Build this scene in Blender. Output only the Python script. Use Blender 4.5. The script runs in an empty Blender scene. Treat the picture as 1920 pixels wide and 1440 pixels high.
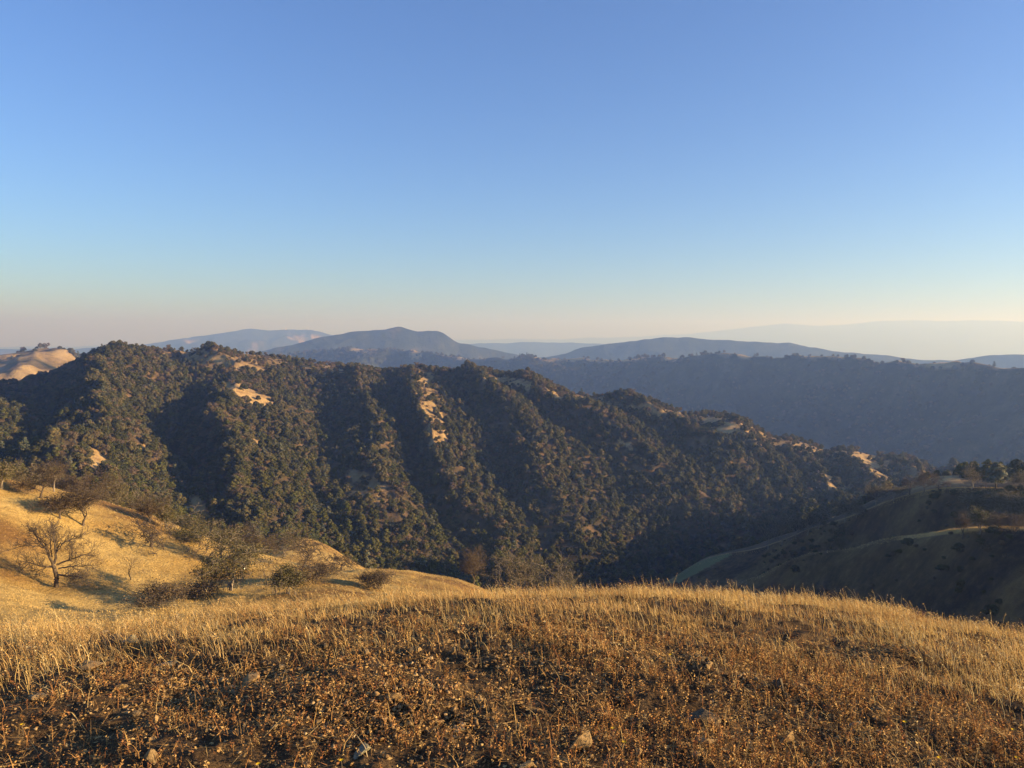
import bpy, bmesh, math, random
import numpy as np
from mathutils import Vector, Matrix

# ------------------------------------------------------------------ camera, sky, sun, exposure
scene = bpy.context.scene
C = scene.collection
PITCH = math.radians(3.55)
EYE = 1.6
FPX = 1450.0                       # focal length in pixels of a 1920 px wide picture
cam_d = bpy.data.cameras.new('camera')
cam_d.sensor_width = 36.0
cam_d.lens = 36.0 * FPX / 1920.0
cam_d.clip_start = 0.05
cam_d.clip_end = 120000.0
cam = bpy.data.objects.new('camera', cam_d)
C.objects.link(cam)
cam.location = (0, 0, EYE)
cam.rotation_euler = (math.pi / 2 - PITCH, 0, 0)
scene.camera = cam

SUN_AZ, SUN_EL = math.radians(100), math.radians(12.0)
world = bpy.data.worlds.new('World')
scene.world = world
world.use_nodes = True
wn = world.node_tree
sky = wn.nodes.new('ShaderNodeTexSky')
sky.sky_type = 'NISHITA'
sky.sun_disc = False
sky.sun_elevation = SUN_EL
sky.sun_rotation = SUN_AZ
sky.altitude = 700
sky.air_density = 1.0
sky.dust_density = 0.5
sky.ozone_density = 4.6
bg = wn.nodes['Background']
bg.inputs['Strength'].default_value = 0.083
wb = wn.nodes.new('ShaderNodeMix')          # even white balance of the whole sky
wb.data_type = 'RGBA'; wb.blend_type = 'MULTIPLY'; wb.inputs[0].default_value = 1.0
wb.inputs[7].default_value = (0.95, 0.91, 1.08, 1)
wn.links.new(sky.outputs[0], wb.inputs[6])
wn.links.new(wb.outputs[2], bg.inputs['Color'])

sun_d = bpy.data.lights.new('sun', 'SUN')
sun_d.energy = 5.0
sun_d.angle = math.radians(0.55)
sun_d.color = (1.0, 0.77, 0.50)
sun = bpy.data.objects.new('sun', sun_d)
C.objects.link(sun)
sdir = Vector((math.sin(SUN_AZ) * math.cos(SUN_EL), math.cos(SUN_AZ) * math.cos(SUN_EL), math.sin(SUN_EL)))
sun.rotation_euler = sdir.to_track_quat('Z', 'Y').to_euler()
sun.location = (60, 5, 40)

scene.view_settings.view_transform = 'Standard'
scene.view_settings.look = 'None'
scene.view_settings.exposure = 1.42
scene.view_settings.gamma = 1.0
scene.render.engine = 'CYCLES'
cy = scene.cycles
cy.use_denoising = True
try:
    cy.denoiser = 'OPENIMAGEDENOISE'
except Exception:
    pass
cy.max_bounces = 5
cy.diffuse_bounces = 2
cy.glossy_bounces = 1
cy.transmission_bounces = 2
cy.transparent_max_bounces = 4
cy.volume_bounces = 1
cy.caustics_reflective = False
cy.caustics_refractive = False

HAZE_DENSITY = 1.93e-4

# ------------------------------------------------------------------ helpers
rng = np.random.default_rng(11)
random.seed(5)


def hash2(ix, iy, seed):
    h = (ix.astype(np.int64) * 374761393 + iy.astype(np.int64) * 668265263 + seed * 974634777) & 0xFFFFFFFF
    h = ((h ^ (h >> 13)) * 1274126177) & 0xFFFFFFFF
    h = ((h ^ (h >> 16)) * 2246822519) & 0xFFFFFFFF
    return ((h ^ (h >> 15)) & 0xFFFFFF) / float(0xFFFFFF)


def vnoise(x, y, seed=0):
    ix, iy = np.floor(x), np.floor(y)
    fx, fy = x - ix, y - iy
    fx = fx * fx * fx * (fx * (fx * 6 - 15) + 10)
    fy = fy * fy * fy * (fy * (fy * 6 - 15) + 10)
    ix = ix.astype(np.int64); iy = iy.astype(np.int64)
    a = hash2(ix, iy, seed); b = hash2(ix + 1, iy, seed)
    c = hash2(ix, iy + 1, seed); d = hash2(ix + 1, iy + 1, seed)
    return (a + (b - a) * fx + (c - a) * fy + (a - b - c + d) * fx * fy) * 2 - 1


def fbm(x, y, scale, octaves=4, seed=0, gain=0.5):
    v = np.zeros(np.shape(x)); amp = 1.0; f = 1.0 / scale
    for o in range(octaves):
        ca, sa = math.cos(o * 0.9 + seed), math.sin(o * 0.9 + seed)
        v += amp * vnoise((x * ca - y * sa) * f + 17.3 * o, (x * sa + y * ca) * f - 9.1 * o, seed + o)
        amp *= gain; f *= 2.03
    return v


def ridged(x, y, scale, octaves=4, seed=0):
    v = np.zeros(np.shape(x)); amp = 1.0; f = 1.0 / scale
    for o in range(octaves):
        ca, sa = math.cos(o * 1.1 + seed), math.sin(o * 1.1 + seed)
        v += amp * (0.5 - np.abs(vnoise((x * ca - y * sa) * f, (x * sa + y * ca) * f, seed + o)))
        amp *= 0.5; f *= 2.05
    return v


def smooth(t):
    t = np.clip(t, 0, 1)
    return t * t * (3 - 2 * t)


def pix_dir(u, v):
    """photo pixel (1920 x 1440) -> azimuth (clockwise from +Y), tan(elevation)"""
    X = (np.asarray(u, float) - 960) / FPX
    U = (720 - np.asarray(v, float)) / FPX
    Y = math.cos(PITCH) + U * math.sin(PITCH)
    Z = -math.sin(PITCH) + U * math.cos(PITCH)
    return np.arctan2(X, Y), Z / np.hypot(X, Y)


def project(x, y, z):
    zz = z - EYE
    f = y * math.cos(PITCH) - zz * math.sin(PITCH)
    up = y * math.sin(PITCH) + zz * math.cos(PITCH)
    f = np.where(np.abs(f) < 1e-6, 1e-6, f)
    u = 960 + FPX * x / f
    v = 720 - FPX * up / f
    return np.where(f > 0, u, -9999), np.where(f > 0, v, -9999)


def in_poly(u, v, poly):
    inside = np.zeros(np.shape(u), bool)
    n = len(poly)
    for i in range(n):
        x0, y0 = poly[i]; x1, y1 = poly[(i + 1) % n]
        if y0 == y1:
            continue
        cond = ((y0 > v) != (y1 > v)) & (u < (x1 - x0) * (v - y0) / (y1 - y0) + x0)
        inside ^= cond
    return inside


def mesh_from_arrays(name, verts, faces, mat=None, smooth_shade=False, colors=None, attrs=None):
    """verts (n,3), faces (m,3|4) int arrays or a list of such arrays"""
    me = bpy.data.meshes.new(name)
    if not isinstance(faces, list):
        faces = [faces]
    faces = [np.asarray(f, np.int32) for f in faces if len(f)]
    verts = np.asarray(verts, np.float32)
    loops = np.concatenate([f.ravel() for f in faces])
    sizes = np.concatenate([np.full(len(f), f.shape[1], np.int32) for f in faces])
    starts = np.concatenate([[0], np.cumsum(sizes)[:-1]]).astype(np.int32)
    me.vertices.add(len(verts)); me.vertices.foreach_set('co', verts.ravel())
    me.loops.add(len(loops)); me.loops.foreach_set('vertex_index', loops.astype(np.int32))
    me.polygons.add(len(sizes)); me.polygons.foreach_set('loop_start', starts)
    me.polygons.foreach_set('loop_total', sizes)
    if smooth_shade:
        me.polygons.foreach_set('use_smooth', np.ones(len(sizes), bool))
    me.update(calc_edges=True)
    if colors is not None:
        a = me.attributes.new('tint', 'FLOAT_COLOR', 'POINT')
        col = np.ones((len(verts), 4), np.float32); col[:, :3] = colors
        a.data.foreach_set('color', col.ravel())
    for k, val in (attrs or {}).items():
        a = me.attributes.new(k, 'FLOAT', 'POINT')
        a.data.foreach_set('value', np.asarray(val, np.float32))
    if mat:
        me.materials.append(mat)
    return me


def link(name, data, parent=None, loc=None):
    o = bpy.data.objects.new(name, data)
    C.objects.link(o)
    if parent is not None:
        o.parent = parent
    if loc is not None:
        o.location = loc
    return o


def tag(o, label=None, cat=None, group=None, kind=None):
    if label: o['label'] = label
    if cat: o['category'] = cat
    if group: o['group'] = group
    if kind: o['kind'] = kind
    return o


# ------------------------------------------------------------------ materials
def new_mat(name):
    m = bpy.data.materials.new(name)
    m.use_nodes = True
    nt = m.node_tree
    b = nt.nodes['Principled BSDF']
    b.inputs['Roughness'].default_value = 0.9
    b.inputs['Specular IOR Level'].default_value = 0.083
    return m, nt, b


def N(nt, typ, **kw):
    n = nt.nodes.new(typ)
    for k, v in kw.items():
        if k in n.inputs:
            n.inputs[k].default_value = v
        else:
            setattr(n, k, v)
    return n


def noise_node(nt, scale, detail=4, rough=0.55, stretch=None):
    geo = N(nt, 'ShaderNodeNewGeometry')
    src = geo.outputs['Position']
    if stretch:
        mp = N(nt, 'ShaderNodeMapping')
        mp.inputs['Scale'].default_value = stretch
        nt.links.new(src, mp.inputs['Vector']); src = mp.outputs[0]
    n = N(nt, 'ShaderNodeTexNoise')
    n.inputs['Scale'].default_value = scale
    n.inputs['Detail'].default_value = detail
    n.inputs['Roughness'].default_value = rough
    nt.links.new(src, n.inputs['Vector'])
    return n.outputs['Fac']


def ramp(nt, fac, stops):
    r = N(nt, 'ShaderNodeValToRGB')
    e = r.color_ramp.elements
    while len(e) < len(stops):
        e.new(0.5)
    for i, (p, c) in enumerate(stops):
        e[i].position = p
        e[i].color = (*c, 1)
    nt.links.new(fac, r.inputs[0])
    return r.outputs[0]


def mix(nt, fac, a, b, blend='MIX'):
    m = N(nt, 'ShaderNodeMix', data_type='RGBA', blend_type=blend)
    if isinstance(fac, (int, float)):
        m.inputs[0].default_value = fac
    else:
        nt.links.new(fac, m.inputs[0])
    for sock, val in ((m.inputs[6], a), (m.inputs[7], b)):
        if isinstance(val, tuple):
            sock.default_value = (*val, 1)
        else:
            nt.links.new(val, sock)
    return m.outputs[2]


def bump(nt, b, height, strength, dist):
    bp = N(nt, 'ShaderNodeBump')
    bp.inputs['Strength'].default_value = strength
    bp.inputs['Distance'].default_value = dist
    nt.links.new(height, bp.inputs['Height'])
    nt.links.new(bp.outputs[0], b.inputs['Normal'])


def mat_soil():
    m, nt, b = new_mat('dark_soil')
    c1 = ramp(nt, noise_node(nt, 9, 6), [(0.3, (0.055, 0.036, 0.021)), (0.55, (0.12, 0.078, 0.040)), (0.75, (0.22, 0.15, 0.075))])
    c2 = ramp(nt, noise_node(nt, 90, 4), [(0.35, (0.4, 0.4, 0.4)), (0.7, (1.3, 1.25, 1.1))])
    nt.links.new(mix(nt, 0.9, c1, c2, 'MULTIPLY'), b.inputs['Base Color'])
    bump(nt, b, noise_node(nt, 70, 6, 0.65), 0.9, 0.012)
    return m


def mat_dry_slope():
    m, nt, b = new_mat('dry_grass_slope')
    big = ramp(nt, noise_node(nt, 0.05, 3), [(0.36, (0.26, 0.155, 0.060)), (0.47, (0.46, 0.315, 0.11)), (0.64, (0.62, 0.46, 0.18))])
    mid = ramp(nt, noise_node(nt, 0.55, 5, 0.65), [(0.3, (0.55, 0.5, 0.45)), (0.62, (1.1, 1.08, 1.0))])
    fine = ramp(nt, noise_node(nt, 4.5, 4, 0.7, (1, 1, 0.35)), [(0.3, (0.6, 0.56, 0.5)), (0.65, (1.15, 1.12, 1.05))])
    c = mix(nt, 0.75, big, mid, 'MULTIPLY')
    c = mix(nt, 0.8, c, fine, 'MULTIPLY')
    att = N(nt, 'ShaderNodeAttribute', attribute_name='grassy')   # on these slopes: how far the scrub tone, with painted-in shade, covers the grass
    scrub = ramp(nt, noise_node(nt, 0.4, 6, 0.7), [(0.36, (0.012, 0.009, 0.007)), (0.54, (0.040, 0.027, 0.017)), (0.70, (0.10, 0.066, 0.035))])  # scrub colour darkened to carry the hill's shade
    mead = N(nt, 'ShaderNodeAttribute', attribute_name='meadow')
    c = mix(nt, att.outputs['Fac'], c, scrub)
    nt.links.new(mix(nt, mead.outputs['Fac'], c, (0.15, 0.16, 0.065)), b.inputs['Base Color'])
    bump(nt, b, noise_node(nt, 2.2, 6, 0.7), 1.0, 0.5)
    return m


def mat_wood_floor():
    m, nt, b = new_mat('woodland_floor')
    att = N(nt, 'ShaderNodeAttribute', attribute_name='grassy')
    litter = ramp(nt, noise_node(nt, 0.08, 5), [(0.35, (0.045, 0.040, 0.022)), (0.55, (0.11, 0.075, 0.04)), (0.7, (0.20, 0.13, 0.065))])
    gold = ramp(nt, noise_node(nt, 0.15, 5, 0.65), [(0.35, (0.24, 0.15, 0.065)), (0.5, (0.40, 0.27, 0.115)), (0.66, (0.52, 0.37, 0.17))])
    nt.links.new(mix(nt, att.outputs['Fac'], litter, gold), b.inputs['Base Color'])
    bump(nt, b, noise_node(nt, 0.5, 6, 0.7), 1.0, 1.2)
    return m


def mat_far(name, forest_stops, gold_stops, nscale, bscale, bdist):
    m, nt, b = new_mat(name)
    att = N(nt, 'ShaderNodeAttribute', attribute_name='grassy')
    forest = ramp(nt, noise_node(nt, nscale, 7, 0.68), forest_stops)
    gold = ramp(nt, noise_node(nt, nscale * 0.7, 6, 0.65), gold_stops)
    nt.links.new(mix(nt, att.outputs['Fac'], forest, gold), b.inputs['Base Color'])
    bump(nt, b, noise_node(nt, bscale, 7, 0.75), 1.0, bdist)
    return m


def mat_leaf(name, base, hue_to, spread=0.35):
    m, nt, b = new_mat(name)
    info = N(nt, 'ShaderNodeObjectInfo')
    tint = N(nt, 'ShaderNodeAttribute', attribute_name='tint')
    c = mix(nt, info.outputs['Random'], base, hue_to)
    c = mix(nt, 1.0, c, tint.outputs['Color'], 'MULTIPLY')
    nt.links.new(c, b.inputs['Base Color'])
    tr = N(nt, 'ShaderNodeBsdfTranslucent')
    nt.links.new(c, tr.inputs['Color'])
    ms = N(nt, 'ShaderNodeMixShader')
    ms.inputs[0].default_value = 0.08
    nt.links.new(b.outputs[0], ms.inputs[1]); nt.links.new(tr.outputs[0], ms.inputs[2])
    nt.links.new(ms.outputs[0], nt.nodes['Material Output'].inputs['Surface'])
    b.inputs['Roughness'].default_value = 0.7
    return m


def mat_tinted(name, mult=(1, 1, 1), transl=0.0, rough=0.85, bump_scale=None, bump_dist=0.004):
    m, nt, b = new_mat(name)
    tint = N(nt, 'ShaderNodeAttribute', attribute_name='tint')
    c = mix(nt, 1.0, tint.outputs['Color'], mult, 'MULTIPLY')
    nt.links.new(c, b.inputs['Base Color'])
    b.inputs['Roughness'].default_value = rough
    if bump_scale:
        bump(nt, b, noise_node(nt, bump_scale, 5, 0.65), 0.8, bump_dist)
    if transl:
        tr = N(nt, 'ShaderNodeBsdfTranslucent')
        nt.links.new(c, tr.inputs['Color'])
        ms = N(nt, 'ShaderNodeMixShader'); ms.inputs[0].default_value = transl
        nt.links.new(b.outputs[0], ms.inputs[1]); nt.links.new(tr.outputs[0], ms.inputs[2])
        nt.links.new(ms.outputs[0], nt.nodes['Material Output'].inputs['Surface'])
    return m


def mat_bark(name, a, b_):
    m, nt, b = new_mat(name)
    c = ramp(nt, noise_node(nt, 6, 5, 0.7, (1, 1, 0.3)), [(0.35, a), (0.65, b_)])
    nt.links.new(c, b.inputs['Base Color'])
    bump(nt, b, noise_node(nt, 10, 4, 0.7, (1, 1, 0.25)), 0.6, 0.03)
    return m


def mat_stone(name, a, b_, c_):
    m, nt, b = new_mat(name)
    info = N(nt, 'ShaderNodeObjectInfo')
    c = ramp(nt, noise_node(nt, 45, 6, 0.65), [(0.32, a), (0.5, b_), (0.68, c_)])
    v = ramp(nt, info.outputs['Random'], [(0.0, (0.72, 0.70, 0.68)), (0.5, (1.0, 0.96, 0.88)), (1.0, (1.2, 1.08, 0.9))])
    nt.links.new(mix(nt, 1.0, c, v, 'MULTIPLY'), b.inputs['Base Color'])
    bump(nt, b, noise_node(nt, 120, 6, 0.7), 0.9, 0.006)
    return m


M_SOIL = mat_soil()
M_SLOPE = mat_dry_slope()
M_WOODF = mat_wood_floor()
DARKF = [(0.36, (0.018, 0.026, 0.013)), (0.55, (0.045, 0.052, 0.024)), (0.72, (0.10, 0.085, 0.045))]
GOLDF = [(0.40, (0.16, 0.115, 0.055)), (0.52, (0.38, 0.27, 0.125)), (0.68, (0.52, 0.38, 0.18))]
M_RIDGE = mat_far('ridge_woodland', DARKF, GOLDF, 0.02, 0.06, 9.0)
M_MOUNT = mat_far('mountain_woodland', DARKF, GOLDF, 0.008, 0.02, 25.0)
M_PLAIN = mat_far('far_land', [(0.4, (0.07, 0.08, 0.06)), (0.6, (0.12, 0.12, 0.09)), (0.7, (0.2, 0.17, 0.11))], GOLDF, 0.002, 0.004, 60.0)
L_DARK = mat_leaf('leaf_dark_oak', (0.042, 0.045, 0.016), (0.074, 0.072, 0.026))
L_GREEN = mat_leaf('leaf_green_bay', (0.062, 0.068, 0.018), (0.105, 0.098, 0.028))
L_OLIVE = mat_leaf('leaf_olive_oak', (0.080, 0.073, 0.032), (0.110, 0.094, 0.040))
L_BROWN = mat_leaf('leaf_brown_oak', (0.105, 0.080, 0.046), (0.135, 0.098, 0.058))
L_GREY = mat_leaf('leaf_grey_pine', (0.090, 0.102, 0.062), (0.128, 0.128, 0.082))
BARK = mat_bark('bark_grey', (0.055, 0.042, 0.030), (0.14, 0.11, 0.08))
BARK_PALE = mat_bark('bark_pale', (0.14, 0.115, 0.085), (0.30, 0.25, 0.18))
BARK_BLACK = mat_bark('bark_charred', (0.014, 0.011, 0.009), (0.05, 0.038, 0.03))

# ------------------------------------------------------------------ terrain
D2R = math.pi / 180
az_fine = np.arange(-38.0, 38.001, 0.115)
az_out = [38.0]
st = 0.2
while az_out[-1] + st < 178:
    az_out.append(az_out[-1] + st); st = min(st * 1.12, 4.5)
az_out = np.array(az_out[1:] + [180.0])
AZ = np.concatenate([-az_out[::-1], az_fine, az_out]) * D2R
NA = len(AZ)


def curve(pts, dflt=None):
    """pts: (u, v[, d]); returns d(az), z(az)"""
    p = np.array([(q[0], q[1], q[2] if len(q) > 2 else dflt) for q in pts], float)
    a, te = pix_dir(p[:, 0], p[:, 1])
    d = p[:, 2]
    # fill distances left out
    o = np.argsort(a)
    return np.interp(AZ, a[o], d[o]), np.interp(AZ, a[o], EYE + (te * d)[o])


def fill_d(pts):
    us = [q[0] for q in pts if len(q) > 2]; ds = [q[2] for q in pts if len(q) > 2]
    return [(q[0], q[1], float(np.interp(q[0], us, ds))) for q in pts]


cv = []
one = np.ones(NA)
cv.append((0.02 * one, 0.0 * one))
cv.append((2.4 * one, -0.03 * one))
cv.append((5.0 * one, -0.36 * one))
K = curve(fill_d([(-300, 1232, 8.0), (0, 1204, 8.2), (200, 1186, 8.4), (450, 1160, 8.6), (700, 1136, 8.8), (1000, 1122, 9.0), (1300, 1123, 9.0),
                  (1500, 1133), (1700, 1162, 8.8), (1920, 1196, 8.6), (2200, 1260, 8.2)]))
cv.append(K)
cv.append((K[0] + 7, K[1] - 7 * 0.47))
cv.append(curve([(-200, 1262, 46), (300, 1262, 46), (700, 1240, 46), (1000, 1250, 46), (1400, 1300, 46), (2000, 1400, 46)]))
cv.append(curve([(-300, 1180, 84), (0, 1172, 84), (200, 1172, 84), (400, 1160, 84), (600, 1140, 84), (850, 1128, 84), (1000, 1160, 90), (1300, 1230, 90), (1500, 1290, 90), (2000, 1330, 90)]))
cv.append(curve([(-300, 1015, 112), (0, 1058, 112), (105, 1082, 112), (200, 1086, 112), (400, 1098, 112), (600, 1098, 112), (850, 1106, 112), (1000, 1150, 125), (1300, 1205, 140), (1500, 1225, 140), (1920, 1225, 130), (2200, 1225, 130)]))
A_PTS = fill_d([(-400, 800, 150), (0, 897, 150), (117, 924), (180, 944), (267, 970), (313, 985), (367, 1004), (433, 1031), (477, 1043), (560, 1063), (640, 1071), (773, 1072), (857, 1088, 150),
                (900, 1103), (1000, 1142, 165), (1100, 1168), (1300, 1180, 230), (1440, 1150, 262), (1600, 1165, 228), (1750, 1180, 195), (1920, 1195, 165), (2200, 1200, 150)])
cA = curve(A_PTS)
cv.append(cA)
cv.append(curve(fill_d([(-400, 860, 180), (0, 950, 180), (267, 1015), (433, 1055), (477, 1058), (547, 1064), (617, 1069), (700, 1086), (857, 1105), (1000, 1155, 195), (1300, 1165, 265), (1440, 1115, 279), (1600, 1096, 247), (1747, 1080, 218), (1863, 1078, 192), (1920, 1076, 185), (2200, 1078, 172)])))
c10 = curve(fill_d([(-400, 900, 215), (0, 975, 215), (267, 1030), (430, 1060), (480, 1050), (510, 1030), (547, 1008), (583, 1011), (617, 1023), (650, 1046), (700, 1082), (800, 1105), (900, 1120), (1000, 1155, 225), (1250, 1150, 290),
                    (1330, 1108), (1380, 1093, 300), (1440, 1079), (1480, 1050, 285), (1520, 1037), (1600, 1031, 265), (1653, 1015), (1747, 1003, 240), (1800, 997), (1863, 993, 212), (1920, 994, 205), (2100, 992, 190)]))
cv.append(c10)
cv.append(curve(fill_d([(-400, 960, 255), (0, 1010, 255), (430, 1085), (547, 1060), (617, 1075), (700, 1105), (1000, 1160, 270), (1250, 1150, 335), (1380, 1120, 350), (1480, 1095, 338), (1600, 1072, 312), (1747, 1045, 283), (1863, 1036, 252), (1920, 1032, 245), (2100, 1030, 232)])))
c12 = curve(fill_d([(-400, 960, 300), (0, 1000, 300), (200, 1020, 300), (400, 1062, 300), (600, 1098), (800, 1128, 310), (1000, 1145, 330), (1150, 1128, 390), (1240, 1090, 430), (1280, 1070), (1313, 1048, 420), (1363, 1037),
                    (1413, 1031, 400), (1480, 1009), (1513, 991, 375), (1573, 977), (1630, 954, 345), (1680, 933), (1730, 920, 318), (1763, 913), (1813, 914, 300), (1880, 914), (1920, 915, 285), (2100, 912, 270)]))
cv.append(c12)
cv.append(curve(fill_d([(-400, 900, 380), (0, 930, 380), (200, 955), (400, 1000, 400), (700, 1045, 400), (1000, 1085, 420), (1150, 1082, 460), (1280, 1078, 480), (1400, 1050, 490), (1500, 1020), (1700, 965, 480), (1920, 952, 470), (2200, 955, 450)])))
cv.append(curve(fill_d([(-400, 790, 560), (0, 800, 560), (200, 800), (400, 812, 600), (700, 835, 600), (1000, 885, 580), (1280, 935, 590), (1500, 938, 610), (1700, 930, 640), (1920, 950, 660), (2200, 965, 660)])))
F_PTS = fill_d([(-500, 800, 800), (-200, 755, 820), (0, 722, 850), (50, 712), (100, 697), (133, 685), (170, 671), (213, 661), (273, 657), (333, 655, 950), (400, 662), (467, 667), (533, 672), (600, 686), (640, 694, 900), (683, 696), (807, 697, 850), (923, 702),
                (973, 707), (1007, 716, 800), (1057, 736), (1107, 742), (1157, 747), (1207, 762), (1257, 772), (1280, 778, 780), (1347, 788), (1413, 806), (1433, 822), (1480, 834), (1547, 851, 800), (1600, 856), (1647, 861), (1713, 871), (1763, 881, 840), (1803, 894),
                (1850, 915), (1920, 950, 860), (2200, 1000, 860)])
c15 = curve(F_PTS)
c15 = (c15[0], c15[1] + 2.0)
cv.append(c15)
cv.append((c15[0] + 260, c15[1] - 110))
cv.append(curve(fill_d([(-500, 760, 1250), (0, 745, 1250), (150, 740, 1300), (300, 730, 2300), (640, 775, 2900), (960, 830, 2350), (1280, 890, 1850), (1600, 930, 1500), (1920, 960, 1250), (2300, 980, 1100)])))
G_PTS = fill_d([(-500, 668, 1800), (0, 658, 1800), (33, 656), (100, 655), (150, 658, 1900), (175, 668), (250, 672, 2600), (400, 672, 3500), (527, 664, 3900), (600, 657), (640, 653, 3800), (667, 654), (773, 655), (840, 662), (897, 669), (973, 668, 3100), (1023, 669), (1107, 669), (1190, 674),
                (1257, 670), (1280, 670, 2500), (1347, 660), (1397, 662), (1447, 662), (1513, 662), (1580, 664, 2150), (1663, 670), (1747, 669), (1813, 674), (1863, 679), (1920, 682, 1780), (2200, 694, 1550)])
c18 = curve(G_PTS)
cv.append(c18)
cv.append((c18[0] + 450, c18[1] - 190))
cv.append((np.maximum(3600, c18[0] + 620), -330 * one))
cv.append(curve(fill_d([(-500, 672, 4900), (0, 680, 4900), (420, 668), (500, 657), (527, 649), (570, 640), (600, 633), (633, 625), (660, 622), (700, 618), (730, 615), (744, 612), (752, 611), (762, 614), (775, 618), (788, 620), (800, 617), (822, 617), (832, 621), (845, 631), (860, 640), (880, 642), (900, 648), (940, 656), (975, 664), (1020, 668),
                        (1060, 660), (1090, 650), (1120, 645), (1170, 638), (1210, 632), (1245, 629), (1270, 631), (1290, 630), (1340, 633), (1390, 636), (1440, 639), (1480, 641), (1520, 650), (1580, 657), (1640, 663), (1700, 670), (1790, 674), (1830, 668), (1863, 663), (1920, 662), (2000, 660), (2300, 668, 4900)])))
cv.append((7400 * one, -480 * one))
cv.append(curve(fill_d([(-500, 652, 11000), (0, 652, 11000), (120, 655), (180, 650), (240, 648), (270, 645), (300, 642), (340, 634), (375, 630), (400, 626), (440, 620), (460, 617), (470, 615), (485, 617), (500, 619), (530, 617), (580, 617), (600, 621), (625, 628), (680, 645), (800, 655), (885, 643), (920, 641), (950, 642), (980, 639), (1030, 641), (1080, 643), (1140, 645), (1200, 655), (1400, 668), (1920, 680), (2300, 690, 11000)])))
cv.append((14000 * one, -560 * one))
cv.append((22000 * one, -560 * one))
cv.append(curve(fill_d([(-500, 650, 26000), (0, 650, 26000), (300, 648), (700, 642), (1000, 637), (1200, 630), (1300, 624), (1380, 617), (1420, 612), (1450, 608), (1465, 607), (1475, 604), (1485, 606), (1500, 607), (1540, 610), (1600, 608), (1650, 604), (1720, 601), (1780, 602), (1830, 600), (1880, 602), (1920, 604), (2300, 606, 26000)])))
cv.append((28500 * one, -560 * one))

CD = np.array([c[0] for c in cv]); CZ = np.array([c[1] for c in cv])
# behind the camera both ends of the picture run together
back = smooth((np.abs(AZ) - 75 * D2R) / (105 * D2R))
for k in range(3, len(cv)):
    md = 0.5 * (CD[k, 0] + CD[k, -1]); mz = 0.5 * (CZ[k, 0] + CZ[k, -1])
    CD[k] = CD[k] * (1 - back) + md * back
    CZ[k] = CZ[k] * (1 - back) + mz * back


def smooth_az(arr, sig):
    r = int(3 * sig); w = np.exp(-0.5 * (np.arange(-r, r + 1) / sig) ** 2); w /= w.sum()
    return np.convolve(np.pad(arr, r, 'edge'), w, 'valid')


for k in range(3, len(cv)):
    sd = 14 if k < 19 else 5
    CD[k] = smooth_az(CD[k], sd)
    CZ[k] = smooth_az(CZ[k], {15: 3, 18: 3, 21: 0.8, 23: 1.2, 26: 3, 3: 10}.get(k, 6))

# monotone cubic through the control points of every column
H = np.diff(CD, axis=0); S = np.diff(CZ, axis=0) / H
MS = np.zeros_like(CZ)
MS[0], MS[-1] = S[0], S[-1]
same = S[:-1] * S[1:] > 0
w1, w2 = 2 * H[1:] + H[:-1], H[1:] + 2 * H[:-1]
with np.errstate(divide='ignore', invalid='ignore'):
    hm = (w1 + w2) / (w1 / S[:-1] + w2 / S[1:])
MS[1:-1] = np.where(same, hm, 0)
NSEG = [6, 110, 70, 20, 10, 14, 32, 44, 12, 18, 14, 26, 34, 64, 84, 20, 10, 64, 12, 6, 40, 8, 30, 5, 4, 16, 3]
rowsD, rowsZ, rowK = [], [], []
ROW0 = [0]
for k, n in enumerate(NSEG):
    for i in range(n):
        t = i / n
        h00, h10, h01, h11 = 2 * t**3 - 3 * t**2 + 1, t**3 - 2 * t**2 + t, -2 * t**3 + 3 * t**2, t**3 - t**2
        rowsD.append(CD[k] + H[k] * t)
        rowsZ.append(h00 * CZ[k] + h10 * H[k] * MS[k] + h01 * CZ[k + 1] + h11 * H[k] * MS[k + 1])
        rowK.append(k + t)
    ROW0.append(ROW0[-1] + n)
rowsD.append(CD[-1]); rowsZ.append(CZ[-1]); rowK.append(len(NSEG))
TD, TZ, RK = np.array(rowsD), np.array(rowsZ), np.array(rowK)
NR = len(RK)
TX = TD * np.sin(AZ)[None, :]
TY = TD * np.cos(AZ)[None, :]
RKc = RK[:, None]


def band(a, b, fa=0.4, fb=0.4):
    """1 inside rows a..b (control curve numbers), fading at the ends"""
    return smooth((RKc - a) / fa) * smooth((b - RKc) / fb)


TE = (TZ - EYE) / np.maximum(TD, 0.01)


def s_of_pixel(u, v, k0, k1):
    a, te = pix_dir(u, v)
    c = int(np.argmin(np.abs(AZ - a)))
    r0, r1 = ROW0[k0], ROW0[k1]
    e = TE[r0:r1 + 1, c]
    w = np.where((e[:-1] <= te) & (e[1:] >= te))[0]
    if len(w):
        i = w[0]; f = (te - e[i]) / max(e[i + 1] - e[i], 1e-9)
        return a, RK[r0 + i] + f * (RK[min(r0 + i + 1, NR - 1)] - RK[r0 + i])
    return a, (float(k1) if te > e[-1] else float(k0))


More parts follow.
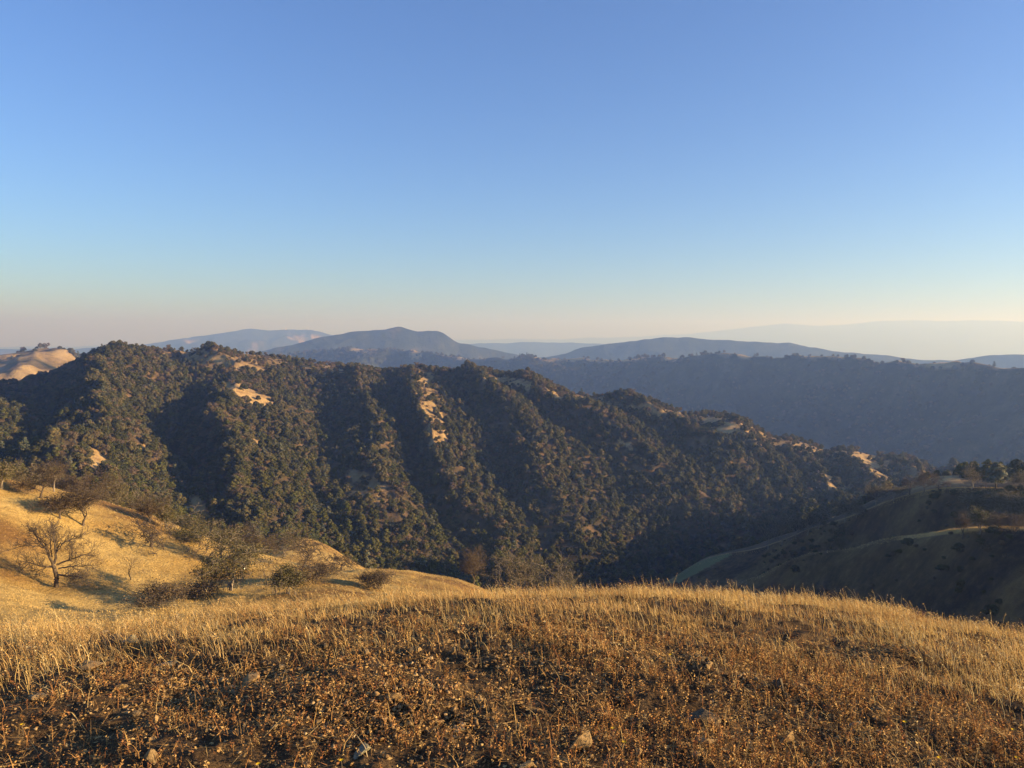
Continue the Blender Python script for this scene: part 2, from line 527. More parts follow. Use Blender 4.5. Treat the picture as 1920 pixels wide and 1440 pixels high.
# spurs of the wooded hill: crest lines traced downhill
SPURS = [
    [(-170, 770), (-190, 860), (-200, 950)],
    [(167, 668), (160, 720), (148, 790), (135, 880)],
    [(405, 668), (415, 725), (425, 790), (445, 860), (460, 930), (480, 1000)],
    [(650, 700), (690, 780), (705, 860), (730, 940), (760, 1030)],
    [(770, 702), (775, 770), (800, 840), (845, 910), (905, 990), (940, 1060)],
    [(885, 706), (940, 765), (975, 835), (1015, 905), (1100, 1000), (1150, 1060)],
    [(1020, 735), (1100, 795), (1180, 845), (1290, 910), (1390, 1000)],
    [(1190, 768), (1290, 820), (1400, 880), (1500, 960)],
    [(1390, 806), (1440, 870), (1500, 950)],
    [(1490, 842), (1520, 885), (1570, 945)],
    [(1580, 860), (1600, 882), (1650, 928)],
    [(1700, 874), (1725, 900), (1760, 930)],
    [(1800, 895), (1850, 930), (1900, 948)],
    [(2050, 975), (2080, 978), (2100, 985)],
    [(2300, 1010), (2320, 1015), (2340, 1020)],
]
spur_tab = []
for line in SPURS:
    pts = sorted([s_of_pixel(u, v, 12, 15)[::-1] for u, v in line])
    spur_tab.append(([p[0] for p in pts], [p[1] for p in pts]))
r0, r1 = ROW0[12], ROW0[15]
SP = np.zeros((NR, NA))
for r in range(r0, min(ROW0[16], NR)):
    s = min(RK[r], 15.0)
    ca = np.array([np.interp(s, a, b) for a, b in spur_tab])
    ca = np.maximum.accumulate(ca + np.arange(len(ca)) * 1e-5)
    jit = fbm(TX[r], TY[r], 110, 4, 41) * 0.20
    ph = np.interp(AZ, ca, np.arange(len(ca))) + jit
    fl = np.floor(ph); fr = ph - fl                     # 0 on a crest, long lit flank to the gully, short steep flank up to the next crest
    q = np.where(fr < 0.62, fr / 0.62, (1 - fr) / 0.38)
    wid = np.interp(ph, np.arange(len(ca)), np.concatenate([np.diff(ca), [0.1]])) / 0.10
    SP[r] = (0.5 - q ** 0.9) * np.clip(wid, .45, 1.35) * (0.8 + 0.35 * fbm(TX[r], TY[r], 150, 2, 43))
amp = np.interp(RK, [12.2, 13, 14, 14.6, 14.95, 15.0, 15.3, 16], [0, 9, 23, 25, 14, 8, 3, 0])[:, None]
TZ = TZ + SP * amp

inv = lambda k: 1 - 0.93 * np.exp(-((RKc - k) / 0.13) ** 2)      # less relief right on a crest
# foreground clods
fg = band(0.3, 3.8, 0.5, 0.8)
TZ = TZ + fg * (0.032 * fbm(TX, TY, 0.55, 3, 3) + 0.030 * ridged(TX, TY, 0.15, 3, 4) * smooth((4.2 - RKc) / 1.0))
# grassy slopes
TZ = TZ + band(4.2, 11.9, 0.8, 0.4) * (0.9 * fbm(TX, TY, 22, 4, 8) + 0.16 * fbm(TX, TY, 3.0, 3, 9)) * inv(8) * inv(10)
TZ = TZ + band(10.5, 12.3, 0.5, 0.3) * 1.6 * fbm(TX, TY, 40, 4, 12) * inv(12)
# wooded hill
TZ = TZ + band(12.1, 16, 0.4, 0.5) * (5.2 * fbm(TX, TY, 75, 4, 20)) * inv(15)
# ridge across the canyon
lf = smooth((pix_dir(190, 660)[0] - AZ[None, :]) / (2 * D2R))
gl = band(16.6, 19.2, 0.5, 0.6)
TZ = TZ + gl * (150 * (1 - .65 * lf) * np.minimum(ridged(TX, TY, 520, 4, 31) - 0.62, 0) + 12 * fbm(TX, TY, 130, 4, 33)) * inv(18) * smooth((18.75 - RKc) / 0.7 + 0.12)
TZ = TZ + band(17.7, 18.4, .2, .2) * 7 * fbm(TX, TY, 90, 3, 35)
lf = smooth((pix_dir(190, 660)[0] - AZ[None, :]) / (2 * D2R))
TZ = TZ + lf * band(16.8, 18.4, 0.3, 0.3) * (26 * np.minimum(ridged(TX, TY, 260, 4, 37) - .55, 0) + 4) * (1 - .6 * np.exp(-((RKc - 18) / .08) ** 2))
ml = band(19.5, 24, 0.5, 0.6)
TZ = TZ + ml * (210 * np.minimum(ridged(TX, TY, 1300, 5, 51) - 0.72, 0)) * inv(21) * inv(23)
TZ = TZ + band(20.6, 23.4, .3, .3) * 5 * fbm(TX, TY, 120, 3, 55)
TZ = TZ + band(25.2, 26.9, .3, .2) * 40 * fbm(TX, TY, 1600, 4, 57)
TZ[0] = TZ[0].mean()
TZ[:, -1] = TZ[:, 0]
TX[:, -1] = TX[:, 0]; TY[:, -1] = TY[:, 0]
TE = (TZ - EYE) / np.maximum(TD, 0.01)
TU, TV = project(TX, TY, TZ)

# where open dry grass shows (a colour of the ground itself and of where trees do not grow)
F_CLEAR = [
    [(410, 705), (450, 720), (490, 738), (512, 757), (500, 765), (455, 750), (412, 732)],
    [(148, 840), (186, 842), (200, 862), (214, 880), (185, 888), (163, 868)],
    [(253, 834), (282, 837), (280, 848), (255, 845)],
    [(342, 920), (385, 930), (396, 962), (372, 973), (350, 960)],
    [(476, 812), (498, 822), (502, 836), (482, 833)],
    [(572, 845), (602, 856), (600, 866), (575, 858)],
    [(695, 930), (722, 938), (722, 948), (698, 944)],
    [(1305, 772), (1350, 782), (1395, 796), (1436, 818), (1400, 818), (1350, 808), (1315, 790)],
    [(1600, 858), (1640, 866), (1680, 880), (1715, 896), (1700, 910), (1655, 900), (1615, 880)],
    [(1530, 882), (1562, 892), (1605, 915), (1640, 940), (1605, 942), (1562, 912)],
    [(1585, 842), (1650, 850), (1652, 862), (1590, 858)],
    [(1740, 878), (1800, 888), (1806, 900), (1750, 893)],
    [(1160, 822), (1190, 832), (1192, 842), (1165, 834)],
    [(395, 660), (425, 672), (420, 705), (400, 690)],
    [(612, 684), (645, 688), (640, 698), (615, 696)],
    [(900, 704), (940, 706), (990, 716), (1060, 742), (1056, 754), (1000, 732), (930, 720)],
    [(1200, 756), (1230, 764), (1226, 774), (1202, 768)],
]
F_SPARSE = [
    [(1060, 735), (1280, 768), (1440, 815), (1600, 852), (1600, 862), (1430, 830), (1280, 784), (1080, 752)],
    [(775, 696), (812, 696), (824, 760), (845, 830), (835, 842), (810, 836), (790, 770)],
    [(300, 650), (480, 660), (540, 668), (540, 690), (430, 700), (340, 690), (300, 672)],
    [(560, 672), (650, 688), (650, 704), (580, 700)],
    [(1640, 860), (1800, 885), (1830, 930), (1700, 925)],
    [(640, 880), (720, 900), (730, 960), (660, 940)],
]
jit_u = fbm(TX, TY, 14, 4, 61, .7) * 11; jit_v = fbm(TX, TY, 14, 4, 62, .7) * 6
GRASSY = np.zeros((NR, NA))
wmask = (RKc >= 12) & (RKc <= 15.3) & (np.abs(AZ)[None, :] < 0.7)
for p in F_CLEAR:
    GRASSY[in_poly(TU + jit_u, TV + jit_v, p) & wmask] = 1
for p in F_SPARSE:
    m = in_poly(TU + jit_u, TV + jit_v, p) & wmask
    GRASSY[m] = np.maximum(GRASSY[m], 0.62)
# bare tops of the ridge across the canyon: (u, v, ru, rv)
G_CLEAR = [(683, 656, 20, 4), (782, 664, 10, 7), (868, 665, 30, 5), (1045, 671, 34, 4), (1145, 672, 44, 4), (1257, 672, 10, 4), (1358, 662, 14, 4), (1400, 664, 15, 6), (1524, 664, 24, 6), (1565, 668, 16, 4),
           (1640, 670, 24, 4), (1730, 674, 40, 5), (1660, 674, 12, 3), (1885, 683, 45, 5), (1760, 683, 40, 5)]
gm = (RKc >= 17.0) & (RKc <= 19.0)
gj = fbm(TX, TY, 120, 3, 71)
for (u, v, ru, rv) in G_CLEAR:
    q = ((TU - u) / (ru * 1.15)) ** 2 + ((TV - v) / (rv * 1.6)) ** 2
    GRASSY = np.maximum(GRASSY, np.where(gm & (np.abs(AZ)[None, :] < 0.8), smooth((1.5 + gj * 0.7 - q) / 0.6), 0))
lm = gm & (AZ[None, :] < pix_dir(172, 660)[0])
GRASSY = np.where(lm, smooth(0.62 + fbm(TX, TY, 120, 4, 73) * 1.3), GRASSY)
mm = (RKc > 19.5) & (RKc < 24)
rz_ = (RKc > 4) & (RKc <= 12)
rh = np.where(rz_, smooth((AZ[None, :] - pix_dir(1130, 1000)[0]) / (2.5 * D2R)) * smooth((RKc - 7.2) / 0.8), 0)  # dark tone over the right hill's faces, shade put into the colour
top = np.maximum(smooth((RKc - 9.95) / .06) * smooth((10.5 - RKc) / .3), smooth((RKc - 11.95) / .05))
top = top * (0.12 + 0.88 * smooth((TU - 1640) / 130))  # dark tone left off the crest to paint in its sunlit rim
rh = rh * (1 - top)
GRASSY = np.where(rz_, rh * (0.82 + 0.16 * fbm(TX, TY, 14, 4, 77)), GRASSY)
GRASSY = np.where(mm, smooth((fbm(TX, TY, 420, 5, 75, 0.62) - 0.78) / 0.5) * inv(21) * inv(23), GRASSY)


MEADOW = np.where((RKc > 10.6) & (RKc < 12.1) & (np.abs(AZ)[None, :] < .6) & in_poly(TU, TV, [(1235, 1092), (1290, 1052), (1350, 1033), (1372, 1040), (1330, 1062), (1270, 1094)]), 1.0, 0.0)


def terrain_piece(name, k0, k1, mat, label):
    a, b = ROW0[k0], ROW0[k1]
    n = b - a + 1
    v = np.stack([TX[a:b + 1], TY[a:b + 1], TZ[a:b + 1]], -1).reshape(-1, 3)
    i = np.arange(n - 1)[:, None] * NA + np.arange(NA - 1)[None, :]
    f = np.stack([i, i + 1, i + NA + 1, i + NA], -1).reshape(-1, 4)
    f = f[:, ::-1]
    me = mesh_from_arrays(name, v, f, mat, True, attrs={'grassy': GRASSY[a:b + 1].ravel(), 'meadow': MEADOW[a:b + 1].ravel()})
    o = link(name, me)
    tag(o, label=label, kind='structure')
    return o


terrain_piece('ground', 0, 4, M_SOIL, 'dark stony soil of the hilltop in front')
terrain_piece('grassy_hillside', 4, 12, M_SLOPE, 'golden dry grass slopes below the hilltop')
terrain_piece('wooded_hill', 12, 17, M_WOODF, 'long wooded hill with spurs across the valley')
terrain_piece('canyon_ridge', 17, 19, M_RIDGE, 'shaded blue ridge across the canyon')
terrain_piece('mountains', 19, 24, M_MOUNT, 'blue mountains behind the ridge')
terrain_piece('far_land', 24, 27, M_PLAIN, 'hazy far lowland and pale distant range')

# horizon of the rows nearer than each row: used to leave out what nothing in the picture shows
HORI = np.maximum.accumulate(TE, axis=0)


def col_of(a):
    i = np.clip(np.searchsorted(AZ, a) - 1, 0, NA - 2)
    return i, (a - AZ[i]) / (AZ[i + 1] - AZ[i])


def ground_polar(a, d):
    i, f = col_of(a)
    z = 0
    for c, w in ((i, 1 - f), (i + 1, f)):
        z += w * np.interp(d, TD[:, c], TZ[:, c])
    return z


def ground_xy(x, y):
    return float(ground_polar(math.atan2(x, y), math.hypot(x, y)))


def pixel_ground(u, v, k0, k1):
    a, te = pix_dir(u, v)
    c, f = col_of(a)
    e = TE[:, c] * (1 - f) + TE[:, c + 1] * f
    d = TD[:, c] * (1 - f) + TD[:, c + 1] * f
    r0, r1 = ROW0[k0], ROW0[k1]
    w = np.where((e[r0:r1] <= te) & (e[r0 + 1:r1 + 1] >= te))[0]
    if len(w):
        i = r0 + w[0]
    else:
        i = r0 + int(np.argmin(np.abs(e[r0:r1] - te)))
        dd = d[i]
        return float(dd * math.sin(a)), float(dd * math.cos(a)), float(ground_polar(a, dd))
    t = (te - e[i]) / max(e[i + 1] - e[i], 1e-9)
    dd = d[i] + t * (d[i + 1] - d[i])
    return float(dd * math.sin(a)), float(dd * math.cos(a)), float(ground_polar(a, dd))


def scatter(k0, k1, a0, a1, density, n_max=None, seed=1):
    """random points on the sheet between two control curves; density(x, y, u, v, k) per square metre at cell centres"""
    g = np.random.default_rng(seed)
    r0, r1 = ROW0[k0], ROW0[k1]
    c0, c1 = np.searchsorted(AZ, a0), np.searchsorted(AZ, a1)
    P = np.stack([TX, TY, TZ], -1)[r0:r1 + 1, c0:c1 + 1]
    A = np.linalg.norm(np.cross((P[1:, :-1] - P[:-1, :-1]), (P[:-1, 1:] - P[:-1, :-1])), axis=-1)
    cen = 0.25 * (P[1:, 1:] + P[:-1, 1:] + P[1:, :-1] + P[:-1, :-1])
    u, v = project(cen[..., 0], cen[..., 1], cen[..., 2])
    kk = np.broadcast_to(RK[r0:r1][:, None], A.shape)
    lam = A * density(cen[..., 0], cen[..., 1], u, v, kk)
    cnt = g.poisson(np.clip(lam, 0, 1e4))
    i, j = np.nonzero(cnt)
    rep = np.repeat(np.arange(len(i)), cnt[i, j])
    i, j = i[rep], j[rep]
    s, t = g.random(len(i))[:, None], g.random(len(i))[:, None]
    p = (P[i, j] * (1 - s) + P[i + 1, j] * s) * (1 - t) + (P[i, j + 1] * (1 - s) + P[i + 1, j + 1] * s) * t
    return p, i + r0, j + c0

# ------------------------------------------------------------------ tree shapes (local metres, base at the origin)
def leaf_cards(g, centers, radii, n, size, flat=0.75, shell=0.55):
    """n leaf sprays spread over clumps; returns verts, quads, tints"""
    w = radii[:, 0] * radii[:, 1]; w = w / w.sum()
    ci = g.choice(len(centers), n, p=w)
    d = g.normal(size=(n, 3)); d /= np.linalg.norm(d, axis=1)[:, None]
    d[:, 2] = np.where(d[:, 2] < -0.35, -d[:, 2] * 0.5, d[:, 2])
    r = shell + (1.05 - shell) * g.random(n) ** 0.6
    p = centers[ci] + d * radii[ci] * r[:, None]
    nrm = d + g.normal(size=(n, 3)) * 0.30; nrm /= np.linalg.norm(nrm, axis=1)[:, None]
    t = np.cross(nrm, g.normal(size=(n, 3))); t /= np.linalg.norm(t, axis=1)[:, None]
    b = np.cross(nrm, t)
    s = size * (0.55 + 0.9 * g.random(n))[:, None]
    e = s * (flat + 0.4 * g.random(n))[:, None]
    V = np.stack([p - t * s, p - b * e * 0.7 + nrm * s * 0.15, p + t * s, p + b * e + nrm * s * 0.1], 1).reshape(-1, 3)
    F = np.arange(n * 4).reshape(n, 4)
    clump = 0.72 + 0.5 * g.random(len(centers))
    base = clump[ci] * (0.75 + 0.5 * g.random(n))
    hue = (g.random(n) - 0.5) * 0.24 + (g.random(len(centers))[ci] - 0.5) * 0.2
    T = np.stack([base * (1 + hue), base, base * (1 - hue * 0.6)], 1)
    return V, F, np.repeat(T, 4, 0)


def clumps(g, n, w, h, base, shape='round'):
    """clump centres and radii filling a crown of width w between heights base and h"""
    c, r = [], []
    for i in range(n):
        t = (i + g.random()) / n
        z = base + (h - base) * (0.12 + 0.78 * t)
        if shape == 'round':
            prof = math.sqrt(max(0.05, 1 - (2 * t - 0.8) ** 2 * 0.75))
        elif shape == 'oval':
            prof = math.sin(math.pi * (0.16 + 0.80 * t)) ** 0.8
        elif shape == 'cone':
            prof = 1.05 * (1 - t) ** 0.8 + 0.08
        else:
            prof = 0.6 + 0.5 * t
        a = i * 2.4 + g.random() * 1.2
        rr = 0.5 * w * prof * (0.35 + 0.4 * g.random())
        c.append((rr * math.cos(a), rr * math.sin(a), z))
        q = w * (0.17 + 0.11 * g.random()) * (0.6 + 0.5 * prof)
        r.append((q, q, q * (0.72 if shape != 'cone' else 0.55)))
    return np.array(c), np.array(r)


def tubes(segs):
    """segs: (p0, p1, r0, r1, sides) -> verts, faces"""
    V, F, o = [], [], 0
    for p0, p1, r0, r1, n in segs:
        d = p1 - p0
        L = np.linalg.norm(d)
        if L < 1e-6:
            continue
        d = d / L
        ref = np.array((0.0, 0, 1)) if abs(d[2]) < 0.9 else np.array((1.0, 0, 0))
        a = np.cross(d, ref); a /= np.linalg.norm(a); b = np.cross(d, a)
        th = np.arange(n) * 2 * math.pi / n
        ring = np.cos(th)[:, None] * a + np.sin(th)[:, None] * b
        V.append(p0 + ring * r0); V.append(p1 + ring * r1)
        k = np.arange(n); kn = (k + 1) % n
        F.append(np.stack([o + k, o + kn, o + n + kn, o + n + k], 1))
        o += 2 * n
    return np.concatenate(V), np.concatenate(F)


def grow(g, segs, tips, p, d, length, rad, level, P):
    """one branch of wandering tapered pieces which carries further branches"""
    ns = P['nseg'][level]
    sl = length / ns
    for i in range(ns):
        d = d + g.normal(size=3) * P['wander'][level] + np.array((0, 0, P['lift'][level]))
        d /= np.linalg.norm(d)
        q = p + d * sl
        r1 = max(rad * (1 - (i + 1) / ns * P['taper']), P['rmin'])
        r0 = max(rad * (1 - i / ns * P['taper']), P['rmin'])
        segs.append((p, q, r0, r1, 6 if level == 0 else (4 if level < 3 else 3)))
        p = q
        last = i == ns - 1
        if level < P['levels'] - 1 and (i >= P['first'][level] or last):
            for _ in range(P['kids'][level] + (1 if last else 0)):
                ax = g.normal(size=3); ax -= d * (ax @ d); ax /= np.linalg.norm(ax)
                if level == 0 and P.get('flat'):
                    ax[2] *= 0.2; ax /= np.linalg.norm(ax)
                ang = math.radians(P['angle'][level]) * (0.6 + 0.7 * g.random())
                nd = d * math.cos(ang) + ax * math.sin(ang)
                grow(g, segs, tips, p, nd, length * P['ratio'][level] * (0.65 + 0.6 * g.random()), r1 * P['thin'], level + 1, P)
        elif level == P['levels'] - 1:
            tips.append(p)


def fit(V, height, width):
    """scale a branch skeleton to the height and mean width wanted"""
    h = np.percentile(V[:, 2], 99)
    w = 0.5 * (np.ptp(np.percentile(V[:, 0], (3, 97))) + np.ptp(np.percentile(V[:, 1], (3, 97))))
    return np.array((width / w, width / w, height / h))


OAK = dict(levels=5, nseg=[3, 5, 4, 4, 3], wander=[.10, .20, .24, .26, .28], lift=[0.0, .08, .05, .03, .0], taper=.55, rmin=.010,
           first=[1, 1, 1, 1, 9], kids=[3, 1, 1, 1, 0], angle=[38, 44, 46, 44, 40], ratio=[1.35, .55, .56, .55, .5], thin=.62, flat=True)
GNARL = dict(OAK, wander=[.16, .34, .36, .36, .34], lift=[0, .06, .05, .03, 0], angle=[44, 50, 52, 50, 44], levels=5)
SLIM = dict(OAK, nseg=[5, 4, 3, 3, 3], levels=4, wander=[.10, .2, .24, .26, .2], first=[2, 1, 1, 1, 9], kids=[1, 1, 1, 0, 0], angle=[45, 42, 42, 40, 40], ratio=[.55, .55, .55, .5, .5], flat=False)
TWIGGY = dict(OAK, kids=[3, 2, 1, 1, 0], lift=[0, .09, .07, .05, .03], angle=[33, 40, 42, 40, 36], wander=[.08, .16, .2, .22, .22])


def skeleton(seed, P, height, width, rad, rmin=None):
    g = np.random.default_rng(seed)
    P = dict(P)
    if rmin: P['rmin'] = rmin
    segs, tips = [], []
    grow(g, segs, tips, np.zeros(3), np.array((0.06, 0.02, 1.0)), 1.0, 0.12, 0, P)
    allp = np.array([s[1] for s in segs])
    allp[:, 2] = np.maximum(allp[:, 2], 0.02)
    off = np.array(tips).mean(0); zt = max(off[2], .1)
    cen = lambda p: p - np.array((off[0], off[1], 0)) * min(max(p[2] / zt, 0), 1.3) ** 1.3    # keep the crown's weight above the foot
    segs = [(cen(a), cen(b), r0, r1, n) for a, b, r0, r1, n in segs]
    tips = [cen(p) for p in tips]
    allp = np.array([s[1] for s in segs]); allp[:, 2] = np.maximum(allp[:, 2], 0.02)
    k = fit(allp, height, width)
    out = []
    for p0, p1, r0, r1, n in segs:
        rs = rad / 0.12
        out.append((p0 * k, p1 * k, max(r0 * rs, P['rmin']), max(r1 * rs, P['rmin']), n))
    out[0] = (out[0][0] - np.array((0, 0, 0.5)), out[0][1], out[0][2] * 1.25, out[0][3], 6)
    V, F = tubes(out)
    return V, F, np.array(tips) * k


def crown_mesh(name, V, F, T, mat):
    return mesh_from_arrays(name, V, F, mat, False, colors=T)


def forest_tree(seed, shape, h, w, base, n, size, mat):
    g = np.random.default_rng(seed)
    c, r = clumps(g, {'round': 13, 'oval': 12, 'cone': 14, 'sparse': 10}[shape], w, h, base, shape)
    V, F, T = leaf_cards(g, c, r, n, size)
    cm = crown_mesh('crown', V, F, T, mat)
    segs = []
    top = np.array((g.normal() * .2, g.normal() * .2, base + (h - base) * .45))
    segs.append((np.array((0, 0, -1.0)), top, 0.26, 0.12, 6))
    for q in c[::2]:
        s = top * (0.45 + 0.5 * g.random())
        segs.append((s, q, 0.10, 0.04, 4))
    TV_, TF_ = tubes(segs)
    tm = mesh_from_arrays('trunk', TV_, TF_, BARK, True)
    return cm, tm, h, w


PROTO = [
    forest_tree(101, 'round', 7.5, 8.0, 1.0, 1500, .36, L_DARK),
    forest_tree(102, 'round', 6.5, 8.6, 0.8, 1500, .36, L_DARK),
    forest_tree(103, 'round', 8.5, 7.4, 1.2, 1500, .36, L_OLIVE),
    forest_tree(104, 'oval', 9.5, 5.6, 0.8, 1300, .34, L_GREEN),
    forest_tree(105, 'oval', 8.5, 6.4, 0.6, 1300, .34, L_GREEN),
    forest_tree(106, 'sparse', 7.0, 7.6, 1.6, 750, .30, L_BROWN),
    forest_tree(107, 'round', 6.0, 6.6, 1.2, 900, .32, L_BROWN),
    forest_tree(108, 'cone', 11.0, 5.6, 1.4, 900, .34, L_GREY),
    forest_tree(109, 'round', 7.0, 7.0, 1.0, 1300, .34, L_OLIVE),
]
PNAMES = ['evergreen_oak', 'evergreen_oak', 'olive_oak', 'bay_tree', 'bay_tree', 'brown_oak', 'brown_oak', 'grey_pine', 'olive_oak']


def make_tree(name, crown, trunk, loc, rz, sc, label, cat='tree', group=None):
    e = bpy.data.objects.new(name, None)
    e.empty_display_size = 0.5
    C.objects.link(e)
    e.location = loc; e.rotation_euler = (0, 0, rz); e.scale = sc
    tag(e, label, cat, group)
    link('trunk', trunk, e)
    if crown is not None:
        link('crown', crown, e)
    return e


# ---- the forest: places first, then the largest 250 or so as single trees, the rest as one mass
def forest_density(x, y, u, v, k):
    d = 0.060 + 0.016 * fbm(x, y, 45, 3, 81)
    ju = fbm(x, y, 14, 4, 61, .7) * 11; jv = fbm(x, y, 14, 4, 62, .7) * 6
    for p in F_CLEAR:
        d = np.where(in_poly(u + ju, v + jv, p), 0.0015, d)
    for p in F_SPARSE:
        d = np.where(in_poly(u + ju, v + jv, p), 0.018, d)
    # open grass of the near slopes' foot and of the field on the right hill's back
    d = np.where((k < 12.35) & (u > 1180), 0.0, d)
    d = np.where(k > 15.25, d * 0.7, d)
    return d


fp, fi, fj = scatter(12, 16, -39 * D2R, 39 * D2R, forest_density, seed=21)
# trees that start just behind the golden slope
fp2, fi2, fj2 = scatter(10, 12, -39 * D2R, 5 * D2R, lambda x, y, u, v, k: np.where((k > 10.35) & (u < 1060), 0.032 + 0.012 * fbm(x, y, 30, 2, 82), 0), seed=22)
fp, fi, fj = np.concatenate([fp, fp2]), np.concatenate([fi, fi2]), np.concatenate([fj, fj2])
fd = np.hypot(fp[:, 0], fp[:, 1])
top_el = (fp[:, 2] + 8.0 - EYE) / fd
ok = top_el > HORI[np.maximum(fi - 2, 0), fj] - 0.0035
fp, fi, fj, fd = fp[ok], fi[ok], fj[ok], fd[ok]
nf = len(fp)
gully = SP[fi, fj] + 0.15 * fbm(fp[:, 0], fp[:, 1], 30, 2, 83)
kk = RK[fi]
gsp = np.random.default_rng(77)
rnd = gsp.random(nf)
moist = smooth((14.3 - kk) / 1.6) * 0.75 + 0.25 * (gully < -0.1)
brown = smooth((kk - 14.2) / 0.8) * 0.22 + 0.30 * (GRASSY[fi, fj] > 0.4) + 0.06 + 0.20 * smooth((gully - .05) / .4) + 0.22 * np.clip(fbm(fp[:, 0], fp[:, 1], 60, 3, 84), 0, 1)
brown = np.where(fp[:, 0] > 330, brown + 0.12, brown)
sel = np.where(rnd < brown, gsp.choice([5, 6, 2], nf), np.where(gsp.random(nf) < moist * 0.62, gsp.choice([3, 4], nf), gsp.choice([0, 1, 2, 8, 0], nf)))
sel = np.where(gsp.random(nf) < 0.025, 7, sel)
fsc = 0.34 + 0.62 * gsp.random(nf) ** 1.7
fsc = fsc * np.where(kk > 14.8, 0.82, 1.0)
frz = gsp.random(nf) * 6.283
fz = fsc * (0.85 + 0.3 * gsp.random(nf))
fp[:, 2] -= 0.25
H_ = np.array([p[2] for p in PROTO])[sel] * fz
u_, v_ = project(fp[:, 0], fp[:, 1], fp[:, 2] + H_ * 0.6)
vis = (u_ > -10) & (u_ < 1930) & (v_ < 1095) & ((fp[:, 2] + H_ * 0.55 - EYE) / fd > HORI[np.maximum(fi - 1, 0), fj])
app = np.where(vis, H_ / fd, 0)
order = np.argsort(-app)
# one of every kind must be a single tree, because the mass is made of the same shapes
NSINGLE = 235
single = list(order[:NSINGLE])
for s_ in range(len(PROTO)):
    if not np.any(sel[single] == s_):
        single[-1 - s_] = [i for i in order if sel[i] == s_][0]
FL = {'evergreen_oak': 'dense dark evergreen oak', 'olive_oak': 'dull olive leafy oak', 'bay_tree': 'fresh green upright bay tree', 'brown_oak': 'brownish half dry oak', 'grey_pine': 'pale grey conical pine'}
PLACE = [(250, 'in the forest behind the crest with twiggy oaks'), (480, 'in the forest behind the large olive leafed oak'), (680, 'in the forest behind the small golden knob'),
         (860, 'in the forest above the low golden spur'), (1080, 'in the forest behind the leaning oak'), (1300, 'where the valley narrows beneath the shaded hill'), (9999, 'in the forest beyond the shaded row of oaks')]
source = {}
for i in single:
    k = int(sel[i]); cm, tm, h, w = PROTO[k]
    place = [t for lim, t in PLACE if u_[i] < lim][0]
    size_w = 'tall ' if H_[i] > 7.4 else ('small ' if H_[i] < 6.2 else '')
    e = make_tree(PNAMES[k], cm, tm, tuple(fp[i]), float(frz[i]), (float(fsc[i]), float(fsc[i]), float(fz[i])),
                  (size_w + FL[PNAMES[k]] + ' ' + place), 'tree', size_w + PNAMES[k].replace('_', ' ') + ' ' + place)
    if k not in source:
        source[k] = [c for c in e.children]


def instancer(name, pts, kinds, rz, sx, sz, label, cat):
    me = bpy.data.meshes.new(name)
    me.vertices.add(len(pts)); me.vertices.foreach_set('co', np.asarray(pts, np.float32).ravel())
    for an, val in (('kind_id', kinds), ('rz', rz), ('sx', sx), ('sz', sz)):
        a = me.attributes.new(an, 'FLOAT', 'POINT'); a.data.foreach_set('value', np.asarray(val, np.float32))
    o = link(name, me)
    ng = bpy.data.node_groups.new(name, 'GeometryNodeTree')
    ng.interface.new_socket('Geometry', in_out='INPUT', socket_type='NodeSocketGeometry')
    ng.interface.new_socket('Geometry', in_out='OUTPUT', socket_type='NodeSocketGeometry')
    gi, go = ng.nodes.new('NodeGroupInput'), ng.nodes.new('NodeGroupOutput')
    join = ng.nodes.new('GeometryNodeJoinGeometry')

    def attr(nm):
        n = ng.nodes.new('GeometryNodeInputNamedAttribute'); n.data_type = 'FLOAT'; n.inputs['Name'].default_value = nm
        return n.outputs['Attribute']
    rot = ng.nodes.new('ShaderNodeCombineXYZ'); ng.links.new(attr('rz'), rot.inputs[2])
    scl = ng.nodes.new('ShaderNodeCombineXYZ')
    sx_ = attr('sx')
    ng.links.new(sx_, scl.inputs[0]); ng.links.new(sx_, scl.inputs[1]); ng.links.new(attr('sz'), scl.inputs[2])
    kid = attr('kind_id')
    for k, objs in source.items():
        if not np.any(np.asarray(kinds) == k):
            continue
        cmp_ = ng.nodes.new('FunctionNodeCompare'); cmp_.data_type = 'FLOAT'; cmp_.operation = 'EQUAL'
        ng.links.new(kid, cmp_.inputs[0]); cmp_.inputs[1].default_value = float(k); cmp_.inputs['Epsilon'].default_value = 0.2
        for ob in objs:
            oi = ng.nodes.new('GeometryNodeObjectInfo'); oi.inputs['Object'].default_value = ob; oi.transform_space = 'ORIGINAL'
            ip = ng.nodes.new('GeometryNodeInstanceOnPoints')
            ng.links.new(gi.outputs[0], ip.inputs['Points']); ng.links.new(cmp_.outputs[0], ip.inputs['Selection'])
            ng.links.new(oi.outputs['Geometry'], ip.inputs['Instance'])
            ng.links.new(rot.outputs[0], ip.inputs['Rotation']); ng.links.new(scl.outputs[0], ip.inputs['Scale'])
            ng.links.new(ip.outputs[0], join.inputs[0])
    ng.links.new(join.outputs[0], go.inputs[0])
    md = o.modifiers.new('trees', 'NODES'); md.node_group = ng
    tag(o, label, cat, kind='stuff')
    return o


rest = np.setdiff1d(np.arange(nf), np.array(single))
instancer('forest', fp[rest], sel[rest], frz[rest], fsc[rest], fz[rest], 'dense oak and bay woodland covering the spurs of the long hill', 'forest')
print('forest trees', nf)

